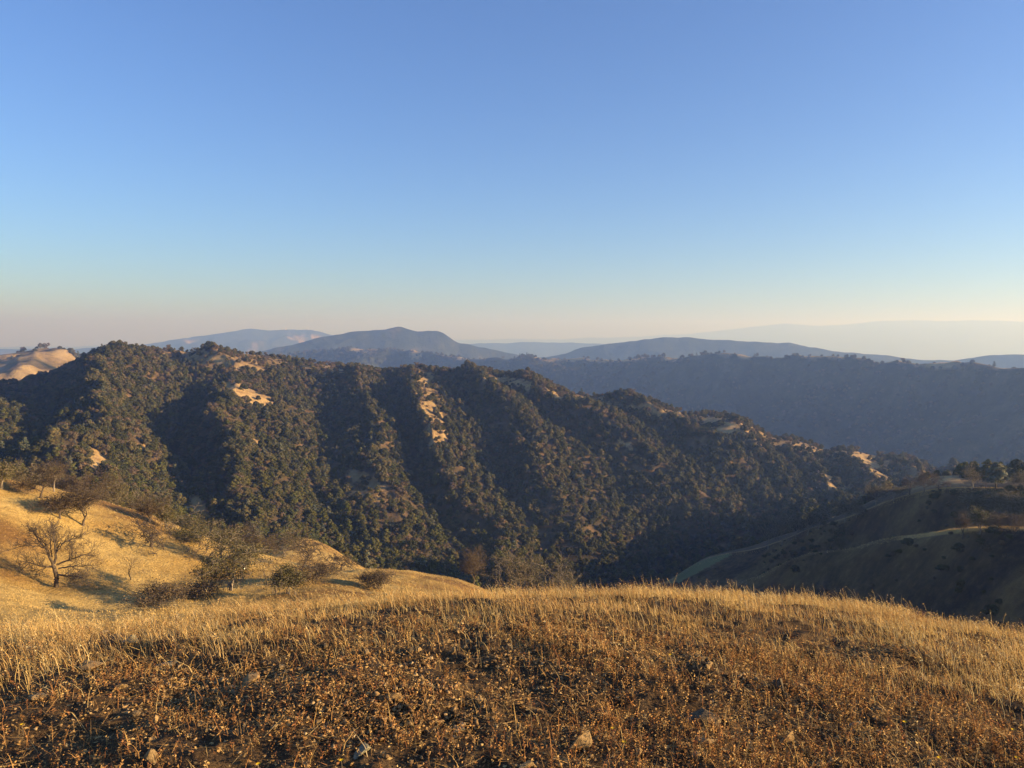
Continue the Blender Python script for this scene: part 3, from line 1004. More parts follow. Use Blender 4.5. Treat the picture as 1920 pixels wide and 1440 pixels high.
# ---- woodland on the ridge across the canyon
def ridge_density(x, y, u, v, k):
    ju = fbm(x, y, 120, 3, 71) * 4
    a = np.arctan2(x, y)
    d = np.where(k > 17.85, 0.0030, 0.0042) * np.clip(0.75 + 0.8 * fbm(x, y, 260, 4, 91), 0.08, 1.6)
    for (cu, cv_, ru, rv) in G_CLEAR:
        d = np.where(((u - cu) / ru) ** 2 + ((v - cv_) / (rv * 1.6)) ** 2 < 1.3, 0.0004, d)
    left = a < pix_dir(172, 660)[0]
    d = np.where(left, 0.0060 * np.clip(0.25 + 2.2 * fbm(x, y, 200, 3, 92), 0, 2), d)
    d = np.where(left & (k > 17.88), d + 0.0018, d)
    return np.where(k > 18.2, 0, d)


gp, gi_, gj_ = scatter(17, 19, -37 * D2R, 37 * D2R, ridge_density, seed=31)
gd = np.hypot(gp[:, 0], gp[:, 1])
okg = (gp[:, 2] + 9 - EYE) / gd > HORI[np.maximum(gi_ - 1, 0), gj_] - 0.0008
gp, gd = gp[okg], gd[okg]
ng_ = len(gp)
gg = np.random.default_rng(5)
gsel = gg.choice([0, 1, 2, 5, 6, 8, 7], ng_, p=[.28, .22, .16, .08, .08, .14, .04])
gs = (0.8 + 0.7 * gg.random(ng_)) * np.where(gd > 2400, 1.25, 1.0)
instancer('ridge_woodland', gp, gsel, gg.random(ng_) * 6.28, gs, gs * (0.8 + .3 * gg.random(ng_)), 'hazy blue woodland on the ridge across the canyon', 'forest')
print('ridge trees', ng_)

# ---- low scrub on the shaded hill
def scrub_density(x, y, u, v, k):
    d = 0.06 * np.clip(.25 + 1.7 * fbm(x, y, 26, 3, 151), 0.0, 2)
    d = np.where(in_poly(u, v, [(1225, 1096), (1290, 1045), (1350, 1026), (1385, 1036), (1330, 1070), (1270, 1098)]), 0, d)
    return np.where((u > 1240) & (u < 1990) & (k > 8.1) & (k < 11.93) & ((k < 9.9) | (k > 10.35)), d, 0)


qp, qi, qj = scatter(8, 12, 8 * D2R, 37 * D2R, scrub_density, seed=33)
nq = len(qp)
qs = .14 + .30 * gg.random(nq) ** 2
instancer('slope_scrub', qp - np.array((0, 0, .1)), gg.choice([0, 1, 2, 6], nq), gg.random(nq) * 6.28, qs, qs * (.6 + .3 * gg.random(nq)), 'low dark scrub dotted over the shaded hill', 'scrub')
print('scrub', nq)

# ------------------------------------------------------------------ single trees of the near slopes
def crown_on_tips(seed, tips, n, size, mat, spread=0.35, low=0.0):
    g = np.random.default_rng(seed)
    hi = tips[tips[:, 2] > low * np.percentile(tips[:, 2], 98)]
    tips = hi if len(hi) > 20 else tips
    c = tips[g.choice(len(tips), n)] + g.normal(size=(n, 3)) * spread
    nrm = g.normal(size=(n, 3)); nrm /= np.linalg.norm(nrm, axis=1)[:, None]
    t = np.cross(nrm, g.normal(size=(n, 3))); t /= np.linalg.norm(t, axis=1)[:, None]
    b = np.cross(nrm, t)
    s = size * (0.5 + g.random(n))[:, None]
    V = np.stack([c - t * s, c - b * s * .6, c + t * s, c + b * s * .7], 1).reshape(-1, 3)
    br = 0.65 + 0.7 * g.random(n)
    hue = (g.random(n) - .5) * .3
    T = np.stack([br * (1 + hue), br, br * (1 - hue)], 1)
    return crown_mesh('crown', V, np.arange(4 * n).reshape(n, 4), np.repeat(T, 4, 0), mat)


SHAPES = {}


def shape(kind, variant, h, w):
    """crown mesh and branch mesh for a tree of the near slopes, h and w in metres"""
    sd = 300 + variant * 17 + {'bare': 0, 'twiggy': 1, 'gnarled': 2, 'leafy': 3, 'bush': 4, 'slim': 5, 'snag': 6, 'pine': 7, 'half': 8}[kind]
    if kind == 'bare':
        V, F, tips = skeleton(sd, OAK, h, w, 0.24, .013)
        return None, mesh_from_arrays('branches', V, F, BARK, True)
    if kind == 'twiggy':
        V, F, tips = skeleton(sd, TWIGGY, h, w * .82, 0.20, .012)
        return crown_on_tips(sd, tips, 7500, .055, L_BROWN, .28), mesh_from_arrays('branches', V, F, BARK, True)
    if kind == 'gnarled':
        V, F, tips = skeleton(sd, GNARL, h, w, 0.24, .016)
        return crown_on_tips(sd, tips, 900, .07, L_BROWN, .22), mesh_from_arrays('branches', V, F, BARK, True)
    if kind == 'half':
        V, F, tips = skeleton(sd, GNARL, h, w, 0.24, .014)
        return crown_on_tips(sd, tips, 4200, .085, L_OLIVE, .36, .42), mesh_from_arrays('branches', V, F, BARK_PALE, True)
    if kind == 'leafy':
        V, F, tips = skeleton(sd, OAK, h, w, 0.26, .014)
        return crown_on_tips(sd, tips, 5200, .09, L_OLIVE, .42, .45), mesh_from_arrays('branches', V, F, BARK_PALE, True)
    if kind == 'bush':
        V, F, tips = skeleton(sd, dict(TWIGGY, first=[0, 0, 1, 1, 9]), h, w, 0.10, .012)
        return crown_on_tips(sd, tips, 2600, .075, L_OLIVE, .34), mesh_from_arrays('branches', V, F, BARK, True)
    if kind == 'slim':
        V, F, tips = skeleton(sd, SLIM, h, w, 0.09, .012)
        return None, mesh_from_arrays('branches', V, F, BARK, True)
    if kind == 'snag':
        V, F, tips = skeleton(sd, dict(SLIM, levels=3, kids=[1, 0, 0, 0, 0]), h, w, 0.14, .014)
        return None, mesh_from_arrays('branches', V, F, BARK_PALE, True)
    if kind == 'pine':
        g = np.random.default_rng(sd)
        c, r = clumps(g, 17, w, h, h * .12, 'cone')
        V, F, T = leaf_cards(g, c, r, 2600, .26)
        tv, tf = tubes([(np.array((0, 0, -.6)), np.array((0, 0, h * .95)), .24, .04, 6)] + [(np.array((0, 0, q[2] * .92)), q, .06, .02, 4) for q in c])
        return crown_mesh('crown', V, F, T, L_GREY), mesh_from_arrays('branches', tv, tf, BARK, True)


def slope_tree(name, kind, variant, u, vb, vt, wpx, k0, k1, label, group=None, d=None, mat=None):
    """foot at photo pixel (u, vb) on the ground between two control curves, top at row vt, crown wpx wide"""
    if d is None:
        x, y, z = pixel_ground(u, vb, k0, k1)
    else:
        a, _ = pix_dir(u, vb); x, y = d * math.sin(a), d * math.cos(a); z = ground_xy(x, y)
    dist = math.hypot(x, y)
    _, te = pix_dir(u, vt)
    h = max(1.2, EYE + float(te) * dist - z)
    w = wpx / FPX * math.hypot(dist, z)
    cm, bm_ = shape(kind, variant, h, w)
    e = bpy.data.objects.new(name, None); C.objects.link(e); e.location = (x, y, z - 0.05)
    tag(e, label, 'bush' if kind == 'bush' else 'tree', group)
    link('trunk', bm_, e)
    if cm is not None:
        if mat is not None:
            cm.materials[0] = mat
        link('crown', cm, e)
    return e


ST = slope_tree


def fan_oak():
    """the leafless oak on the bright grass: main limbs laid out one by one, twigs grown on them"""
    x, y, z = pixel_ground(105, 1101, 5, 8)
    k = math.sqrt(x * x + y * y + z * z) / FPX / 6.4
    g = np.random.default_rng(12)
    L = [([(680, 790), (688, 700), (690, 640), (662, 550)], 0, .30, .21),
         ([(662, 550), (632, 450), (602, 370), (545, 285), (505, 215)], -.4, .17, .04),
         ([(602, 370), (540, 335), (440, 320), (335, 338)], -1.2, .09, .03),
         ([(590, 350), (520, 290), (440, 240), (390, 215)], 1.1, .08, .03),
         ([(668, 530), (686, 410), (655, 290), (640, 180)], .5, .16, .04),
         ([(686, 420), (735, 335), (800, 300), (865, 290)], 1.3, .09, .03),
         ([(686, 400), (705, 300), (715, 230), (700, 165)], -1.0, .08, .03),
         ([(640, 470), (590, 300), (575, 190)], 1.4, .08, .03),
         ([(680, 545), (780, 505), (900, 470), (1010, 430)], .8, .13, .04),
         ([(830, 490), (840, 430), (830, 380)], .4, .06, .03),
         ([(690, 640), (800, 642), (900, 640), (1010, 652)], -.9, .12, .04),
         ([(820, 650), (845, 700), (905, 710)], -.6, .05, .025),
         ([(700, 580), (800, 575), (900, 585), (970, 580)], 1.6, .10, .03),
         ([(655, 555), (560, 545), (490, 510), (425, 482)], -.8, .12, .03),
         ([(455, 500), (400, 545), (350, 590)], -.5, .05, .02),
         ([(600, 560), (520, 600), (440, 635)], 1.0, .06, .02)]
    segs, tips = [], []
    P = dict(levels=3, nseg=[3, 3, 3], wander=[.22, .26, .28], lift=[.06, .04, .02], taper=.6, rmin=.013, first=[0, 0, 9], kids=[1, 1, 0], angle=[42, 44, 40], ratio=[.6, .55, .5], thin=.6)
    for pts, dep, r0, r1 in L:
        q = np.array([((px - 680) * k, 0, (770 - py) * k) for px, py in pts])
        t = np.linspace(0, 1, len(q)); q[:, 1] = dep * t + (0 if pts[0][1] > 600 else dep * .15)
        tt = np.linspace(0, 1, len(q) * 3)
        w = np.stack([np.interp(tt, t, q[:, c]) for c in range(3)], 1) + g.normal(size=(len(tt), 3)) * .035
        for i in range(len(w) - 1):
            ra, rb = r0 + (r1 - r0) * tt[i], r0 + (r1 - r0) * tt[i + 1]
            segs.append((w[i], w[i + 1], ra, rb, 6 if r0 > .1 else 4))
            if r0 < .29 and i > 1:
                for _ in range(2):
                    d = (w[i + 1] - w[i]); d /= np.linalg.norm(d)
                    ax = g.normal(size=3); ax -= d * (ax @ d); ax /= np.linalg.norm(ax)
                    nd = d * .72 + ax * .62 + np.array((0, 0, .25)); nd /= np.linalg.norm(nd)
                    grow(g, segs, tips, w[i + 1], nd, .55 + .75 * g.random(), max(rb * .5, .016), 0, P)
    V, F = tubes(segs)
    e = bpy.data.objects.new('bare_oak', None); C.objects.link(e); e.location = (x, y, z)
    tag(e, 'leafless oak with a wide fan of bare limbs, alone on bright golden grass', 'tree')
    link('trunk', mesh_from_arrays('branches', V, F, BARK, True), e)


fan_oak()
ST('half_bare_oak', 'half', 71, 459, 1066, 1026, 56, 6, 8, 'small dark forked oak just uphill of the large olive leafed oak')
ST('brown_bush', 'bush', 72, 368, 1126, 1092, 66, 5, 8, 'low tangled bush in the shade below the charred stump', d=98, mat=L_BROWN)
ST('olive_oak', 'leafy', 73, 352, 1046, 1004, 62, 6, 8, 'low olive oak throwing a long shadow over the golden slope near the crest', d=140)
ST('gnarled_oak', 'gnarled', 1, 283, 1026, 975, 78, 6, 8, 'low twisted oak with bent forked limbs above a long branching shadow')
ST('twiggy_oak', 'twiggy', 2, 155, 984, 902, 84, 6, 8, 'grey brown oak with a tall haze of fine twigs on the upper golden slope')
ST('twiggy_oak', 'twiggy', 3, 112, 972, 925, 60, 6, 8, 'small grey brown oak with fine twigs beside the tall twiggy oak')
ST('twiggy_oak', 'twiggy', 4, 75, 934, 868, 66, 7, 8, 'brown oak with a rounded twiggy crown on the crest of the golden slope')
ST('dead_snag', 'snag', 1, 101, 919, 864, 16, 7, 8, 'thin pale dead snag rising from the brown oaks on the golden crest')
ST('olive_oak', 'leafy', 1, 2, 916, 868, 52, 7, 8, 'round olive green oak at the high end of the golden crest')
ST('twiggy_oak', 'twiggy', 5, 281, 986, 930, 50, 7, 9, 'slender brown oak on the golden crest above the low twisted oak', d=146)
ST('half_bare_oak', 'half', 2, 312, 994, 948, 34, 7, 9, 'small upright oak with a thin dark trunk standing on the golden crest', d=147)
ST('leafy_oak', 'leafy', 2, 432, 1126, 1030, 98, 5, 8, 'large olive leafed oak with a pale curved trunk above the tall foreground grass', d=100)
ST('half_bare_oak', 'half', 3, 412, 1056, 985, 92, 6, 8, 'forked half leafless oak on the slope behind the large olive leafed oak')
ST('gnarled_oak', 'gnarled', 4, 567, 1060, 1000, 88, 7, 9, 'gnarled oak with writhing bare limbs below the small golden knob', d=140)
ST('brown_bush', 'bush', 1, 592, 1104, 1052, 84, 6, 8, 'broad brownish bush rising behind the tall foreground grass', d=106, mat=L_BROWN)
ST('slim_tree', 'slim', 1, 500, 1097, 1052, 30, 6, 8, 'slim bare tree with a straight grey stem between the leafy oak and the bush')
ST('slim_tree', 'slim', 2, 518, 1111, 1048, 34, 6, 8, 'slim bare tree with a curved forked stem between the leafy oak and the bush')
ST('half_bare_oak', 'half', 5, 540, 1114, 1064, 36, 6, 8, 'small dark stemmed oak next to the broad brownish bush')
ST('brown_bush', 'bush', 2, 297, 1150, 1098, 74, 5, 7, 'dark brownish bush with a long dark shadow just beyond the foreground grass', d=90, mat=L_BROWN)
ST('gnarled_bush', 'gnarled', 6, 640, 1064, 1040, 46, 8, 9, 'low gnarled grey bush at the foot of the small golden knob', d=150)
ST('slim_tree', 'slim', 4, 245, 1088, 1046, 30, 6, 8, 'faint bare sapling above a low dark scrub patch on the golden slope')
ST('bare_shrub', 'twiggy', 7, 702, 1110, 1076, 62, 6, 8, 'sparse twiggy shrub on the low golden spur behind the grass', d=106)
ST('brown_oak', 'twiggy', 8, 887, 1100, 1032, 66, 8, 10, 'dark brown rounded oak where the low golden spur ends', d=158, mat=L_BROWN)
ST('olive_oak', 'leafy', 4, 967, 1100, 1040, 84, 8, 10, 'wide dark olive oak beyond the end of the low golden spur', d=166)
ST('leaning_oak', 'half', 7, 1008, 1100, 1036, 62, 8, 10, 'oak with a leaning trunk beside the wide dark olive oak', d=168)
ST('olive_oak', 'leafy', 5, 1058, 1104, 1050, 74, 8, 10, 'low spreading olive oak beyond the leaning oak', d=172)
# oaks whose crowns rise from behind the golden crest
for j, (u, vt, w, d, kd) in enumerate([(40, 868, 60, 172, 'half'), (128, 868, 62, 178, 'twiggy'), (178, 882, 60, 172, 'twiggy'), (214, 905, 54, 176, 'leafy'), (240, 915, 50, 182, 'leafy'), (264, 928, 48, 176, 'leafy'),
                                        (338, 962, 60, 178, 'leafy'), (372, 978, 50, 172, 'leafy'), (422, 984, 84, 176, 'twiggy'), (462, 1000, 66, 180, 'twiggy'), (498, 1004, 60, 184, 'twiggy'), (532, 1000, 54, 196, 'half')]):
    nm = {'half': 'half_bare_oak', 'twiggy': 'twiggy_oak', 'leafy': 'leafy_oak'}[kd]
    lb = {'half': 'half leafless oak rooted behind the golden crest, only its upper part showing', 'twiggy': 'brown twiggy oak rooted behind the golden crest, only its upper part showing',
          'leafy': 'olive leafed oak rooted behind the golden crest, only its upper part showing'}[kd]
    ST(nm, kd, 20 + j, u, 1000, vt, w, 8, 10, lb, 'oaks behind the golden crest', d=d)

# ---- right hill
ST('bare_oak', 'bare', 11, 1706, 920, 890, 24, 11, 12, 'small pale bare oak on the crest of the shaded hill', d=324)
ST('brown_oak', 'twiggy', 31, 1733, 918, 884, 34, 11, 12, 'wide brown oak on the crest of the shaded hill beside the pale bare oak', d=317)
ST('gnarled_oak', 'gnarled', 12, 1760, 913, 891, 24, 11, 12, 'small dark crooked oak where the crest of the shaded hill levels out', d=311)
ST('half_bare_oak', 'half', 13, 1823, 916, 868, 40, 11, 12, 'tall dark forked oak against the blue canyon on the crest of the shaded hill', d=298)
ST('crest_pine', 'pine', 1, 1867, 916, 864, 42, 11, 12, 'tall dense grey green pine shaped tree on the crest of the shaded hill', d=292)
ST('slim_tree', 'slim', 6, 1848, 916, 878, 16, 11, 12, 'thin dark stem between the forked oak and the tall crest pine', d=294)
ST('half_bare_oak', 'half', 14, 1914, 920, 886, 30, 11, 12, 'sparse open oak beyond the tall crest pine', d=285)
ST('leafy_oak', 'leafy', 15, 1643, 950, 905, 36, 11, 12, 'dark leafy oak with a clear trunk low on the crest of the shaded hill', d=342)
ST('olive_oak', 'leafy', 16, 1676, 934, 905, 40, 11, 12, 'spreading dark oak on the shaded crest between leafy oak and pale bare oak', d=331)
for j, (u, vb, vt, w) in enumerate([(1815, 952, 926, 34), (1838, 958, 924, 40), (1866, 962, 922, 46), (1893, 964, 926, 40), (1918, 966, 924, 44), (1850, 972, 944, 34), (1900, 980, 946, 38)]):
    ST('shaded_oak', 'leafy', 40 + j, u, vb, vt, w, 10, 12, 'dim grey oak in the shaded grove below the tall crest pine', 'oaks in the shaded grove')
ST('brown_oak', 'twiggy', 32, 1805, 998, 962, 32, 9, 10, 'round rusty brown oak catching sun on the rim of the nearer dark slope', d=221)
ST('green_oak', 'leafy', 33, 1838, 996, 954, 34, 9, 10, 'pale green sunlit oak on the rim beside the round rusty oak', d=216, mat=L_GREEN)
ST('brown_bush', 'bush', 34, 1870, 995, 965, 40, 9, 10, 'reddish brown bush between the pale green oak and the umbrella oak', d=212, mat=L_BROWN)
ST('umbrella_oak', 'twiggy', 35, 1900, 1010, 962, 42, 9, 10, 'umbrella shaped bare oak with a dark trunk on the golden rim', d=203)
ST('green_bush', 'bush', 36, 1577, 1034, 1006, 26, 9, 10, 'solitary sunlit green bush on the dark slope', d=270, mat=L_GREEN)
for j, (u, vb, vt, w) in enumerate([(1440, 1030, 976, 36), (1466, 1022, 966, 40), (1492, 1012, 962, 40), (1514, 1004, 958, 34)]):
    ST('shaded_oak', 'leafy', 50 + j, u, vb, vt, w, 10, 12, 'dark oak in the shaded row where the hill drops to the canyon', 'oaks in the shaded row', mat=L_DARK)
ST('leafy_oak', 'leafy', 61, 1535, 992, 952, 48, 10, 12, 'broad dark oak with a rounded crown at the upper end of the shaded row', mat=L_DARK)
ST('leafy_oak', 'leafy', 62, 1584, 980, 936, 46, 10, 12, 'dense dark oak halfway down the crest of the shaded hill', mat=L_DARK)
ST('half_bare_oak', 'half', 63, 1606, 970, 940, 28, 10, 12, 'small open oak touching the dense dark oak on the shaded crest')

# charred stump on the golden slope
x, y, z = pixel_ground(381, 1097, 6, 8)
g = np.random.default_rng(4)
segs = []
p = np.array((0, 0, -.3)); r = .30
for i in range(6):
    q = p + np.array((g.normal() * .05, g.normal() * .05, .36)); r2 = r * (.93 if i < 4 else .7)
    segs.append((p, q, r, r2, 8)); p, r = q, r2
segs.append((p - np.array((0, 0, .3)), p + np.array((.22, 0, .25)), .10, .02, 5))
V, F = tubes(segs)
o = link('tree_stump', mesh_from_arrays('tree_stump', V, F, BARK_BLACK, True), loc=(x, y, z))
tag(o, 'blackened upright broken tree stump on the shadow streaked golden slope', 'stump')

# tiny white domes on the far left mountain
dome_m, nt_, b_ = new_mat('dome_white')
b_.inputs['Base Color'].default_value = (0.8, 0.8, 0.78, 1)
for (u, s) in ((535, 1.0), (578, 0.8)):
    a, _ = pix_dir(u, 617)
    c, f = col_of(a)
    r = ROW0[23]
    d = TD[r, c]
    bm = bmesh.new()
    bmesh.ops.create_uvsphere(bm, u_segments=20, v_segments=12, radius=11 * s)
    for v_ in bm.verts:
        v_.co.z = max(v_.co.z, 0) + 7 * s if v_.co.z > -0.01 else v_.co.z
    for v_ in bm.verts:
        if v_.co.z < 0: v_.co.z = -6
    me = bpy.data.meshes.new('dome'); bm.to_mesh(me); bm.free(); me.materials.append(dome_m)
    bm = bmesh.new()
    bmesh.ops.create_cone(bm, cap_ends=True, segments=20, radius1=11.6 * s, radius2=11.6 * s, depth=14 * s)
    m2 = bpy.data.meshes.new('drum'); bm.to_mesh(m2); bm.free(); m2.materials.append(dome_m)
    e = bpy.data.objects.new('observatory', None); C.objects.link(e)
    e.location = (d * math.sin(a), d * math.cos(a), float(TZ[r, c]) + 1)
    tag(e, 'tiny white dome on the skyline of the far blue mountain', 'observatory', 'white domes on the far mountain')
    link('dome', me, e); link('drum', m2, e)
# ------------------------------------------------------------------ dry grass of the near slopes (far tufts)
def blades(P, H, lean, bend, width, tint, g, levels=(0, .4, .75, 1.0)):
    """curved tapering blades; returns verts, [quads, tris], colours"""
    n = len(P)
    ld = np.stack([np.cos(lean), np.sin(lean), np.zeros(n)], 1)
    fa = g.random(n) * 6.283
    side = np.stack([np.cos(fa), np.sin(fa), np.zeros(n)], 1)
    rows = []
    L = len(levels)
    for i, t in enumerate(levels):
        c = P + np.array((0, 0, 1.0)) * (H * (t - 0.42 * bend * t * t))[:, None] + ld * (H * bend * t * t)[:, None]
        if i < L - 1:
            w = width * (1 - 0.65 * t)
            rows += [c - side * w[:, None], c + side * w[:, None]]
        else:
            rows.append(c)
    m = 2 * (L - 1) + 1
    V = np.stack(rows, 1).reshape(-1, 3)
    o = (np.arange(n) * m)[:, None]
    q = [np.concatenate([o + 2 * i, o + 2 * i + 1, o + 2 * i + 3, o + 2 * i + 2], 1) for i in range(L - 2)]
    t3 = np.concatenate([o + 2 * (L - 2), o + 2 * (L - 2) + 1, o + 2 * (L - 1)], 1)
    faces = ([np.concatenate(q)] if q else []) + [t3]
    tip = rows[-1]
    prev = P + np.array((0, 0, 1.0)) * (H * (.8 - 0.42 * bend * .64))[:, None] + ld * (H * bend * .64)[:, None]
    return V, faces, np.repeat(tint, m, 0), tip, prev, ld


def merge(parts):
    V, T, F, o = [], [], {3: [], 4: []}, 0
    for v, fs, t in parts:
        V.append(v); T.append(t)
        for f in fs:
            if len(f): F[f.shape[1]].append(np.asarray(f) + o)
        o += len(v)
    return np.concatenate(V), [np.concatenate(F[k]) for k in (4, 3) if F[k]], np.concatenate(T)


M_STRAW = mat_tinted('straw', transl=0.30, rough=0.6)
M_LITTER = mat_tinted('leaf_litter', transl=0.15, rough=0.8)
STRAW = np.array([(0.60, 0.42, 0.15), (0.66, 0.50, 0.22), (0.52, 0.33, 0.11), (0.40, 0.22, 0.085), (0.72, 0.58, 0.30)])


def straw_tint(g, n, p=(.36, .22, .22, .12, .08)):
    return STRAW[g.choice(5, n, p=p)] * (0.8 + 0.4 * g.random(n))[:, None]


g = np.random.default_rng(90)


def tuft_density(x, y, u, v, k):
    d = 3.4 + 2.6 * fbm(x, y, 6, 3, 95)
    d = np.where((k > 5.8) & (u < 930) & (u > -60), d, 0)
    d = np.where((k > 8.5) & (k < 9.6), 0.3 * d, d)
    left = np.where(k > 10.2, 0, np.clip(d, 0.2, 8)) * ((k > 5.8) & (u < 930) & (u > -60))
    rim = ((k > 9.85) & (k < 10.4)) | (k > 11.88)
    return np.where((u > 1230) & (u < 2000), np.where(rim, 0.5 + 7 * smooth((u - 1640) / 130), 0), left)


tp, ti, tj = scatter(5, 12, -36 * D2R, 36 * D2R, tuft_density, seed=41)
td = np.hypot(tp[:, 0], tp[:, 1])
okt = (tp[:, 2] + .5 - EYE) / td > HORI[np.maximum(ti - 1, 0), tj] - 0.002
tp = tp[okt]
tp = np.repeat(tp, 3, 0) + np.concatenate([g.normal(size=(len(tp) * 3, 2)) * .10, np.zeros((len(tp) * 3, 1))], 1)
n = len(tp)
th = (.10 + .20 * g.random(n)) * np.where(tp[:, 0] > 40, 2.2, 1.0)
V, F, T, *_ = blades(tp - np.array((0, 0, .04)), th, 2.6 + g.normal(size=n) * .9, .3 + .5 * g.random(n), .016 + .016 * g.random(n), np.array((.54, .385, .145)) * (.8 + .4 * g.random(n))[:, None] * (1 + .22 * fbm(tp[:, 0], tp[:, 1], 9, 3, 97))[:, None], g, (0, .55, 1.0))
o = link('slope_grass', mesh_from_arrays('slope_grass', V, F, M_STRAW, False, colors=T))
tag(o, 'short golden dry grass on the slope with the bare oaks', 'grass', kind='stuff')
print('tufts', n)

# ------------------------------------------------------------------ foreground grass
def edge_d(u):
    """how far away the tall grass begins along the hilltop, metres"""
    u = np.clip(u, 0, 1920)
    return np.interp(u, [0, 300, 700, 1100, 1500, 1920], [4.35, 4.75, 4.95, 4.75, 4.35, 4.1])


def grass_density(x, y, u, v, k):
    d = np.hypot(x, y)
    e = edge_d(u) + 0.45 * fbm(x, y, 0.9, 3, 101)
    tall = smooth((d - e + .5) / 2.0)
    clump = np.clip(0.75 + 0.9 * fbm(x, y, 0.45, 3, 102), 0.12, 2.2)
    bare = smooth((fbm(x, y, 1.3, 3, 103) - 0.15) / 0.35)
    right = smooth((u - 1150) / 600)
    near = (70 + 330 * right * np.clip(fbm(x, y, .6, 2, 104) + .35, 0, 1)) * clump
    dens = near + tall * 1350 * clump * (1 - 0.55 * bare)
    return np.where(d < 1.5, 0, np.where(k > 3.45, dens * 0.45, dens))


gp0, gi0, gj0 = scatter(0, 4, -58 * D2R, 58 * D2R, grass_density, seed=51)
n = len(gp0)
gx, gy = gp0[:, 0], gp0[:, 1]
gu, gv = project(gx, gy, gp0[:, 2])
gdist = np.hypot(gx, gy)
tall = smooth((gdist - edge_d(gu) + .3) / 1.8)
left = smooth((1000 - gu) / 700)
gh = (0.05 + 0.08 * g.random(n)) * (1 - tall) + tall * (0.04 + 0.095 * g.random(n)) * (1 + 0.2 * left)
gh = gh * np.clip(1 + .45 * fbm(gx, gy, .7, 2, 107), .55, 1.5)
long_ = g.random(n) < 0.07
gh = np.where(long_ & (tall > .4), gh * 1.7, gh)
lean = np.where(g.random(n) < .7, 2.9 + g.normal(size=n) * .7, g.random(n) * 6.283)
bend = 0.1 + 0.85 * g.random(n) ** 1.3 + left * 0.3 * g.random(n)
warm = np.clip(fbm(gx, gy, .8, 3, 105) + .25, 0, 1)
tint = straw_tint(g, n)
tint = tint * (1 - .35 * warm[:, None]) + np.array((.36, .19, .075)) * (.35 * warm[:, None])
gw = (0.0008 + 0.0009 * g.random(n)) * (0.75 + 0.10 * gdist)
V, F, T, tip, prev, ld = blades(gp0 - np.array((0, 0, .01)), gh, lean, bend, gw, tint, g)
parts = [(V, F, T)]
# seed heads: a few hanging spikelets near the tip
hs = np.where((g.random(n) < .5) & (gh > .12))[0]
for q in range(4):
    f = 0.25 * q + g.random(len(hs)) * .2
    c = tip[hs] * (1 - f[:, None]) + prev[hs] * f[:, None]
    ax = ld[hs] * .6 + np.array((0, 0, -.35)) + g.normal(size=(len(hs), 3)) * .45
    ax /= np.linalg.norm(ax, axis=1)[:, None]
    sd = np.cross(ax, g.normal(size=(len(hs), 3))); sd /= np.linalg.norm(sd, axis=1)[:, None]
    L = (.008 + .010 * g.random(len(hs)))[:, None]
    w = (.0016 + .0016 * g.random(len(hs)))[:, None]
    vv = np.stack([c, c + ax * L * .45 - sd * w, c + ax * L, c + ax * L * .45 + sd * w], 1).reshape(-1, 3)
    tt = np.repeat(np.clip(tint[hs] * 1.12, 0, .85), 4, 0)
    parts.append((vv, [np.arange(len(vv)).reshape(-1, 4)], tt))
V, F, T = merge(parts)
o = link('dry_grass', mesh_from_arrays('dry_grass', V, F, M_STRAW, False, colors=T))
tag(o, 'tall golden dry grass along the brow of the hilltop', 'grass', kind='stuff')
print('grass stems', n)

# ------------------------------------------------------------------ low dry weeds between the stones
def weed_density(x, y, u, v, k):
    d = np.hypot(x, y)
    e = edge_d(u)
    near = smooth((e + 1.0 - d) / 1.2)
    cl = np.clip(0.55 + 1.15 * fbm(x, y, .42, 3, 111), 0.2, 1.8)
    right = 1 + 0.9 * smooth((u - 900) / 700) - .5 * np.exp(-((u - 700) / 260) ** 2)
    return np.where(d < 1.5, 0, (150 + 420 * near * right) * cl)


wp, wi, wj = scatter(0, 3, -58 * D2R, 58 * D2R, weed_density, seed=61)
n = len(wp)
wh = .035 + .075 * g.random(n) ** 1.5 + (g.random(n) < .07) * .08
WEED = np.array([(0.32, 0.16, 0.055), (0.42, 0.24, 0.085), (0.23, 0.10, 0.042), (0.50, 0.33, 0.125), (0.19, 0.12, 0.05)])
wt = WEED[g.choice(5, n, p=[.3, .27, .18, .15, .10])] * (.8 + .4 * g.random(n))[:, None]
lean = g.random(n) * 6.283
bend = .1 + .5 * g.random(n)
V, F, T, tip, prev, ld = blades(wp - np.array((0, 0, .008)), wh, lean, bend, .0011 + .0008 * g.random(n), wt, g)
parts = [(V, F, T)]
for q in range(9):
    t = .15 + .85 * (q + g.random(n)) / 9
    c = wp + np.array((0, 0, 1.0)) * (wh * (t - .42 * bend * t * t))[:, None] + ld * (wh * bend * t * t)[:, None]
    a = g.random(n) * 6.283
    dr = np.stack([np.cos(a), np.sin(a), .35 * g.normal(size=n) + .1], 1)
    dr /= np.linalg.norm(dr, axis=1)[:, None]
    sd = np.cross(dr, g.normal(size=(n, 3))); sd /= np.linalg.norm(sd, axis=1)[:, None]
    L = (.006 + .010 * g.random(n))[:, None] * (1.15 - .5 * t)[:, None]
    w = L * (.16 + .16 * g.random(n))[:, None]
    cu = np.cross(dr, sd) * L * .3
    vv = np.stack([c, c + dr * L * .5 - sd * w + cu, c + dr * L, c + dr * L * .5 + sd * w + cu], 1).reshape(-1, 3)
    parts.append((vv, [np.arange(len(vv)).reshape(-1, 4)], np.repeat(wt * (.8 + .5 * g.random(n))[:, None], 4, 0)))
V, F, T = merge(parts)
o = link('dry_weeds', mesh_from_arrays('dry_weeds', V, F, M_LITTER, False, colors=T))
tag(o, 'low reddish brown dry weeds between the stones of the hilltop', 'weeds', kind='stuff')
print('weeds', n)

